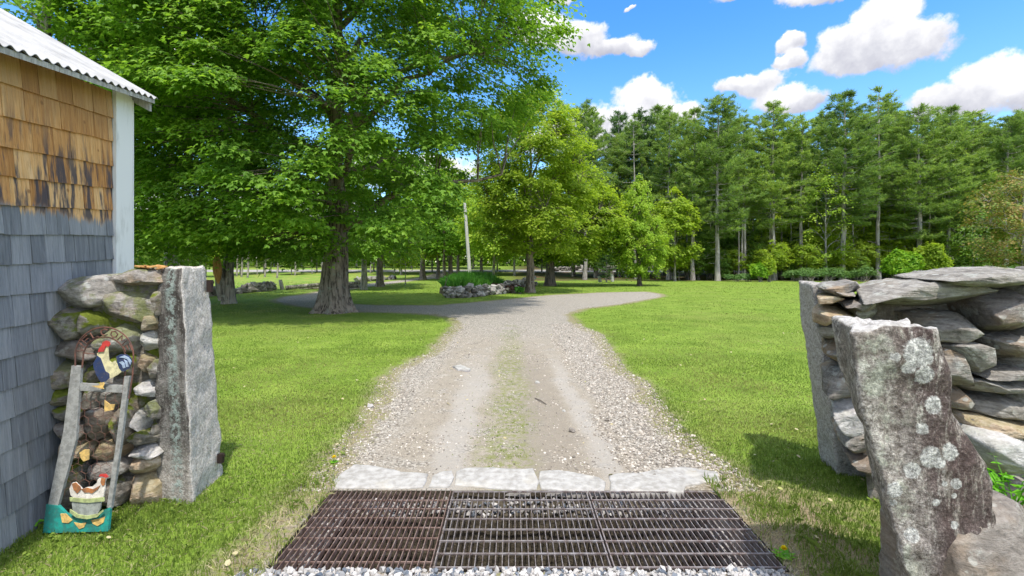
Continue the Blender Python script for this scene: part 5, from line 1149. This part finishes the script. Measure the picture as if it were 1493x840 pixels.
# ------------------------------------------------------------------ bushes and hedges
def bush(name, px, Y, wx, wy, h, n, ls, leafm, label, seed, group=None, up=.5, tmpl=LEAF6, z0=None, lobes=7, cat='bush'):
    r = np.random.default_rng(seed); x0_, y0_, zb = at(px, Y); root = thing(name, (x0_, y0_, zb), label, cat, group)
    sb = MB(); cs = []
    for i in range(lobes):
        a = r.uniform(0, 6.28); q = r.uniform(.1, .8); e_ = np.array([x0_ + math.cos(a) * wx * q, y0_ + math.sin(a) * wy * q, zb + h * r.uniform(.45, .8)])
        cs.append(e_)
        for j in range(3): sb.tube(curve(np.array([x0_ + r.normal(0, wx * .12), y0_ + r.normal(0, wy * .12), zb - .03]), e_ + r.normal(0, .15, 3) * min(1, h), .05, 5, r, .02), np.linspace(.02, .006, 5) * min(1, h), 4, cap=False)
    sb.build('stems', M['bark_grey'], root); cs = np.array(cs)
    u = unit(r.normal(0, 1, (n, 3))); u[:, 2] = np.where(u[:, 2] < -.5, -u[:, 2], u[:, 2]); rad = r.uniform(.35, 1, n) ** .5
    idx = r.integers(0, lobes, n); c = cs[idx] + u * rad[:, None] * np.array([wx * .5, wy * .5, h * .38]) * (1 + .3 * vnoise(u * 2 + idx[:, None], 2, seed))[:, None]
    c[:, 2] = np.maximum(c[:, 2], zb + .02 + r.uniform(0, .2, n) * h)
    nn = unit(u + r.normal(0, .4, (n, 3)) + [0, 0, .5]); dl = unit(u + r.normal(0, .5, (n, 3)) + [0, 0, up])
    b = MB(); b.add(*leaves(c, nn, dl, ls * r.uniform(.6, 1.3, n), tmpl)); b.build('foliage', leafm, root); return root
bush('bush', 1312, 43, 1.8, 1.2, 2.7, 7000, .22, M['bush_leaf'], 'bright yellow green bush, rounded, in front of the pines', 301, up=.6, lobes=9)
bush('bush', 1353, 44, 1.5, 1.2, 3.2, 6500, .22, M['lime_leaf'], 'taller upright bush joined to the right of the bright rounded one', 302, up=.9, lobes=8)
bush('bush', 1108, 45, .9, .8, 1.7, 2200, .2, M['bush_leaf'], 'small lopsided bright bush at the left end of the pale hedge', 303, up=.8)
bush('bush', 1122, 45.5, .9, .8, 2.0, 1900, .2, M['lime_leaf'], 'small upright shrub touching the lopsided bright bush', 304, up=1.0)
hd = [(1075, 46, 1.2, .7), (1090, 46, 1.3, .8), (1160, 47, 1.6, 1.0), (1182, 46, 1.7, 1.2), (1208, 46.5, 1.8, 1.25), (1238, 47, 1.6, 1.0), (1258, 46, 1.3, 1.3), (1390, 44, 1.6, 1.35), (1412, 43, 1.5, 1.2), (1434, 44, 1.5, 1.3), (1462, 43, 1.6, 1.5)]
for i, (px, Y, wx, h) in enumerate(hd):
    bush('shrub', px, Y, wx, .9, h, 1700, .13, M['shrub_leaf'], 'low pale green shrub in the soft hedge below the pines', 320 + i, 'low shrubs along the lawn edge', up=1.2, tmpl=DIA, lobes=6, cat='shrub')

# ------------------------------------------------------------------ stone planter with lilies
def pile(name, pts_px, hts, n, size, label, cat='stone wall', seed=1, mt='stone_far', width=.3, group=None):
    """low dry stone wall of individual irregular stones along a ground line given by its foot pixels"""
    r = np.random.default_rng(seed); L = np.array([G(*p) for p in pts_px]); seg_ = np.linalg.norm(np.diff(L, axis=0), axis=1); cum = np.concatenate([[0], np.cumsum(seg_)])
    s_ = r.uniform(0, cum[-1], n); x = np.interp(s_, cum, L[:, 0]); y = np.interp(s_, cum, L[:, 1]) + r.uniform(-width, width, n); hh = np.interp(s_, cum, hts)
    z = r.uniform(0, 1, n) * hh * (1 - .3 * np.abs(y - np.interp(s_, cum, L[:, 1])) / width)
    b = MB(); b.add(*stones(np.stack([x, y, z + terrain(x, y)], 1), size * r.uniform(.6, 1.5, n), .7, r)); c = L.mean(0)
    return tag(b.build(name, M[mt], base=(c[0], c[1], tz(*c))), label, cat, group)
m, t = mat('pile_stone'); r_ = ISL(t); pos = GP(t); n_ = t.noise(pos, 9, 6, .7)
c = t.ramp(t.m('ADD', t.m('MULTIPLY', r_, .6), t.m('MULTIPLY', n_, .45)), [(.2, (.08, .07, .06)), (.5, (.21, .195, .175)), (.8, (.38, .36, .33)), (1, (.52, .50, .46))]); finish(t, c, .9, n_, .6, .04); M['stone_far'] = m
m, t = mat('old_pile_stone'); r_ = ISL(t); c = t.ramp(r_, [(0, (.08, .07, .06)), (.5, (.2, .19, .165)), (1, (.38, .36, .33))]); finish(t, c, .9, t.noise(GP(t), 6, 5), .5, .04); M['stone_old'] = m
pile('stone_planter', [(646, 434), (665, 434.5), (690, 433.5), (712, 430.5), (735, 428), (756, 427.5)], [.55, .55, .62, .62, .55, .6], 230, .13, 'low curved planter wall of grey field stones beside the driveway', 'stone planter', 401, width=.22)
pile('stone_planter', [(720, 425), (740, 421.5), (760, 419), (782, 417)], [.55, .6, .7, .75], 110, .19, 'rear run of planter stones meeting the maple trunks', 'stone planter', 402, mt='stone_far', width=.3)
r = np.random.default_rng(5)
def clump(name, px, Y, rx, ry, h, n, wd, leafm, label, seed, cat='plant bed', lift=0):
    r = np.random.default_rng(seed); x0_, y0_, zb = at(px, Y); a = r.uniform(0, 6.28, n); q = r.uniform(0, 1, n) ** .5
    p = np.stack([x0_ + np.cos(a) * rx * q, y0_ + np.sin(a) * ry * q], 1); b = MB(); hh = h * (1.05 - .45 * q ** 2) * r.uniform(.7, 1.15, n)
    b.add(*blades(p, hh, wd * r.uniform(.7, 1.3, n), .45, z=np.full(n, zb + lift) + 0 * q, r=r)); return tag(b.build(name, leafm, base=(x0_, y0_, zb)), label, cat)
b = MB(); x0_, y0_, _ = at(688, 28.0); k = np.linspace(0, 6.28, 33)[:-1]
slab = [np.stack([x0_ + 1.9 * s_ * np.cos(k), y0_ + 3.2 * s_ * np.sin(k), np.full(32, zz_)], 1) for s_, zz_ in ((1, -.02), (.98, .3), (.8, .42), (.3, .46))]
v = np.concatenate(slab); kk = np.arange(32); f = np.concatenate([np.stack([i * 32 + kk, i * 32 + (kk + 1) % 32, (i + 1) * 32 + (kk + 1) % 32, (i + 1) * 32 + kk], 1) for i in range(3)]); b.add(v, f); b.add(slab[-1], [list(range(32))])
tag(b.build('planter_soil', M['pit'], base=(x0_, y0_, 0)), kind='structure')
clump('day_lilies', 688, 28.3, 1.75, 2.6, 1.0, 6000, .05, M['lily_leaf'], 'mound of green lily leaves inside the stone planter', 411, lift=.25)
bush('barberry', 728, 26.6, .8, .5, .55, 1500, .09, M['plum_leaf'], 'dark plum coloured low shrub in front of the planter stones', 412, tmpl=DIA, cat='shrub')
bush('barberry', 750, 26.8, .6, .5, .5, 1200, .09, M['plum_leaf'], 'dark plum shrub against the foot of the bright maple', 413, tmpl=DIA, cat='shrub')
bush('green_plant', 758, 26.1, .35, .3, .35, 500, .1, M['lily_leaf'], 'little dark green plant before the plum shrubs', 414, tmpl=DIA, cat='plant')
def pole(name, px0, py0, px1, py1, Y, r0, r1, mt, label, cat, z0=None):
    a = P(px0, py0, Y); c = P(px1, py1, Y); a[2] = tz(a[0], Y) - .05; b = MB(); b.tube(np.linspace(a, c, 5), np.linspace(r0, r1, 5), 10); return tag(b.build(name, M[mt], base=(a[0], Y, tz(0, Y)), smooth=True), label, cat)
m, t = mat('pole_wood'); n_ = t.noise(OC(t), 8, 5, .6, sx=(2, 2, .2)); finish(t, t.mix(n_, (.36, .35, .33), (.62, .61, .59)), .85); M['pole'] = m
pole('utility_pole', 686, 414, 677.5, 296, 40, .17, .12, 'pole', 'weathered grey utility pole leaning slightly behind the planter', 'utility pole')
pole('garden_stake', 645, 434, 652, 404, 25, .035, .02, 'dark_wood', 'thin dark stake leaning at the left end of the planter', 'stake')
pole('garden_stake', 670, 420, 669.5, 392, 29, .02, .015, 'rust_iron', 'thin upright rod standing among the lilies', 'stake')

# ------------------------------------------------------------------ low walls, posts and things far off
pile('low_stone_wall', [(205, 436), (240, 434), (290, 433), (322, 431)], [.4, .4, .45, .4], 90, .22, 'tumbled low stone wall left of the torn tree', seed=421, mt='stone_old', width=.5)
pile('low_stone_wall', [(342, 428.5), (360, 427), (385, 424.5), (398, 421.5)], [.3, .5, .5, .4], 110, .2, 'tumbled low stone wall between the torn tree and the log', seed=422, mt='stone_old', width=.5)
pile('low_stone_wall', [(518, 412.5), (545, 409.5), (575, 407.5)], [.35, .4, .3], 90, .25, 'stone wall along the pasture behind the slender grey tree', seed=423, mt='stone_old', width=.6)
pile('low_stone_wall', [(800, 401.5), (850, 401), (900, 401), (960, 401), (1000, 401)], [.7, .8, .8, .8, .7], 420, .28, 'long low stone wall below the road behind the oval tree', seed=424, mt='stone_old', width=.6)
pile('low_stone_wall', [(1230, 402), (1300, 402), (1390, 402), (1500, 402)], [.7, .8, .7, .7], 300, .28, 'dark stone wall low among the pine trunks at the right', seed=425, mt='stone_old', width=.6)
g_ = G(411, 423); b = MB(); b.tube([[g_[0] + .25, g_[1], .15], [g_[0] + 2.4, g_[1] + 1.6, .33], [g_[0] + 4.6, g_[1] + 3.0, .38]], [.14, .13, .10], 9); b.tube([[g_[0] + .6, g_[1] + 1.2, .05], [g_[0] + 4.4, g_[1] + 3.4, .12]], [.15, .12], 9)
tag(b.build('fallen_log', M['bark_grey'], base=(g_[0] + 2, g_[1] + 1.5, 0), smooth=True), 'grey fallen log lying along the pasture edge', 'log')
pole('fence_post', 412, 424, 408.5, 408, 31, .13, .11, 'grey_wood', 'short leaning grey post at the end of the fallen log', 'post')
pole('fence_post', 875, 413, 874, 403, 45, .17, .15, 'grey_wood', 'short grey post left of the small white pine', 'post')
pole('fence_post', 893, 413, 892, 400, 46, .16, .14, 'grey_wood', 'taller grey post right of its short neighbour, before the stone wall', 'post')
put(5, 884, 44, 3.6, 'small soft young pine between the two grey posts', 'x', .5, 1.5).__delitem__('group')
for i, (px, Y, h) in enumerate([(345, 62, 2.4), (352, 60, 2.6), (361, 58, 3.2), (386, 60, 2.2), (404, 57, 2.6), (430, 64, 2), (469, 52, 2.6), (540, 70, 3)]):
    x, y, z = at(px, Y); b = MB(); b.tube([[x, y, z - .1], [x + .1, y, z + h * .5], [x + .12, y, z + h + 2.4]], [.13, .11, .07], 7)
    for j in range(4): b.tube([[x + .1, y, z + 1.4 + j * .8], [x + .1 + random.uniform(-.8, .8), y + random.uniform(-.3, .3), z + 1.6 + j * .8 + random.uniform(-.2, .4)]], [.03, .01], 4)
    tag(b.build('dead_tree', M['bark_grey'], base=(x, y, z), smooth=True), 'grey leafless stem standing in the far pasture under the maple', 'dead tree', 'bare stems in the pasture')
# pale concrete barrier by the road
m, t = mat('concrete'); n_ = t.noise(GP(t), 5, 5, .6); finish(t, t.mix(n_, (.42, .41, .40), (.62, .61, .59)), .85, n_, .3); M['concrete'] = m
for (pxa, pxb, lb) in ((1151, 1166, 'pale concrete block by the road, on the left side of a thin trunk'), (1169, 1185, 'pale concrete block by the road, to the right side of a thin trunk')):
    Y = 62.0; x0_, x1_ = (pxa - CX) / F * Y, (pxb - CX) / F * Y; zb = tz(0, Y); b = MB(); pr2 = [(-.32, 0), (-.32, .12), (-.16, .42), (-.1, 1.05), (.1, 1.05), (.16, .42), (.32, .12), (.32, 0)]
    b.prism([[x0_, Y + q[0], zb + q[1]] for q in pr2], (1, 0, 0), x1_ - x0_); tag(b.build('road_barrier', M['concrete'], base=(x0_, Y, zb)), lb, 'barrier')
# stump beside the wall
b = MB(); x, y, z = at(889, 52); b.tube([[x, y, z - .1], [x, y, z + .5], [x + .05, y, z + .95]], [.62, .48, .40], 12); tag(b.build('tree_stump', M['bark_dark'], base=(x, y, z), smooth=True), 'broad dark stump in front of the low stone wall', 'stump')

# ------------------------------------------------------------------ small things on the ground
def dandelion(px, py, label, big_=1.0, leafy=False):
    g_ = G(px, py + 4); root = thing('dandelion', (g_[0], g_[1], 0), label, 'dandelion'); b = MB(); b.tube([[g_[0], g_[1], 0], [g_[0], g_[1], .045]], .0018, 5); b.build('stem', M['seedling_leaf'], root)
    n = 60; a = np.linspace(0, 6.28 * 7, n); el_ = np.linspace(.1, 1.4, n); d = np.stack([np.cos(a) * np.cos(el_), np.sin(a) * np.cos(el_), np.sin(el_)], 1)
    nn = unit(np.cross(d, np.stack([-np.sin(a), np.cos(a), a * 0], 1))); b = MB(); b.add(*leaves(np.tile([g_[0], g_[1], .045], (n, 1)), nn, d, np.full(n, .019 * big_), DIA * [.8, 1, 1])); b.build('flower_head', M['yellow_petal'], root)
    n = 9; a = np.linspace(0, 6.28, n + 1)[:-1]; d = np.stack([np.cos(a), np.sin(a), a * 0 + .35], 1); nn = unit(np.stack([-np.cos(a) * .35, -np.sin(a) * .35, a * 0 + 1], 1))
    b = MB(); b.add(*leaves(np.tile([g_[0], g_[1], .004], (n, 1)), nn, unit(d), np.full(n, .065 if leafy else .04), DIA * [.6, 1, 1])); b.build('leaf_rosette', M['seedling_leaf'], root)
dandelion(487, 671, 'yellow dandelion at the left grass edge above the pale edging stones')
dandelion(1143, 808, 'yellow dandelion beside the right corner of the grate', 1.0, True)
def twigleaves(name, base, n, h, spread, ls, label, cat, seed, lmat='seedling_leaf', stemn=9):
    r = np.random.default_rng(seed); root = thing(name, base, label, cat); base = np.array(base); sb = MB(); c = []; d = []
    for i in range(stemn):
        a = r.uniform(0, 6.28); e_ = base + [math.cos(a) * spread * r.uniform(.3, 1), math.sin(a) * spread * r.uniform(.3, 1), h * r.uniform(.6, 1.05)]
        cv = curve(base, e_, h * .12, 6, r, .004); sb.tube(cv, np.linspace(.004, .0015, 6), 4)
        for k in range(n):
            p_ = cv[min(5, 2 + k % 4)] + r.normal(0, .012, 3); a2 = a + r.uniform(-1.6, 1.6); c.append(p_); d.append([math.cos(a2), math.sin(a2), r.uniform(-.3, .3)])
    sb.build('stem', M['seedling_leaf'], root); c = np.array(c); d = unit(np.array(d)); nn = unit(r.normal(0, .3, c.shape) + [0, 0, 1.0])
    b = MB(); b.add(*leaves(c, nn, d, ls * r.uniform(.7, 1.2, len(c)), STAR if lmat == 'seedling_leaf' and ls > .07 else LEAF6)); b.build('leaves', M[lmat], root); return root
q = P(1475, 775, 2.18); twigleaves('leafy_seedling', (q[0], 2.18, .42), 7, .28, .17, .052, 'bright green leafy seedling between the leaning post and the boulder', 'plant', 501, stemn=13)
q = P(46, 770, 2.86); twigleaves('maple_seedling', (q[0], 2.84, 0), 1, .07, .05, .075, 'bright green maple seedling at the foot of the barn wall', 'plant', 502, stemn=3)
g_ = G(672, 539); slab_from([G(*p) for p in [(660, 536), (672, 534), (686, 540), (684, 543), (668, 541)]], 0, .03, 'flat_stone', M['stone_pale'], 'flat pale stone bedded in the left side of the driveway', 'stone', seed=3)
for i, (px, py, s_, lb) in enumerate([(784, 559, .035, 'knobby pale stone in the middle of the driveway'), (834, 630, .03, 'dark stone sunk in the right wheel track'), (541, 594, .035, 'pale stone at the left verge of the driveway'), (822, 600, .022, 'small pale stone near the twig on the driveway')]):
    g_ = G(px, py); b = MB(); b.add(*stones(np.array([[g_[0], g_[1], s_ * .3]]), np.array([s_]), .7)); tag(b.build('drive_stone', M['stone_pale' if i != 1 else 'stone_dark'], base=(g_[0], g_[1], 0)), lb, 'stone')
g0, g1_ = G(780, 582), G(797, 591); b = MB(); b.tube([[*g0, .012], [*(g0 * .5 + g1_ * .5), .02], [*g1_, .01]], [.007, .008, .004], 5); b.tube([[*(g0 * .5 + g1_ * .5), .018], [g1_[0] - .05, g1_[1] + .1, .02]], [.004, .002], 4)
tag(b.build('twig', M['dark_wood'], base=(*g0, 0)), 'dark forked twig lying on the driveway', 'twig')
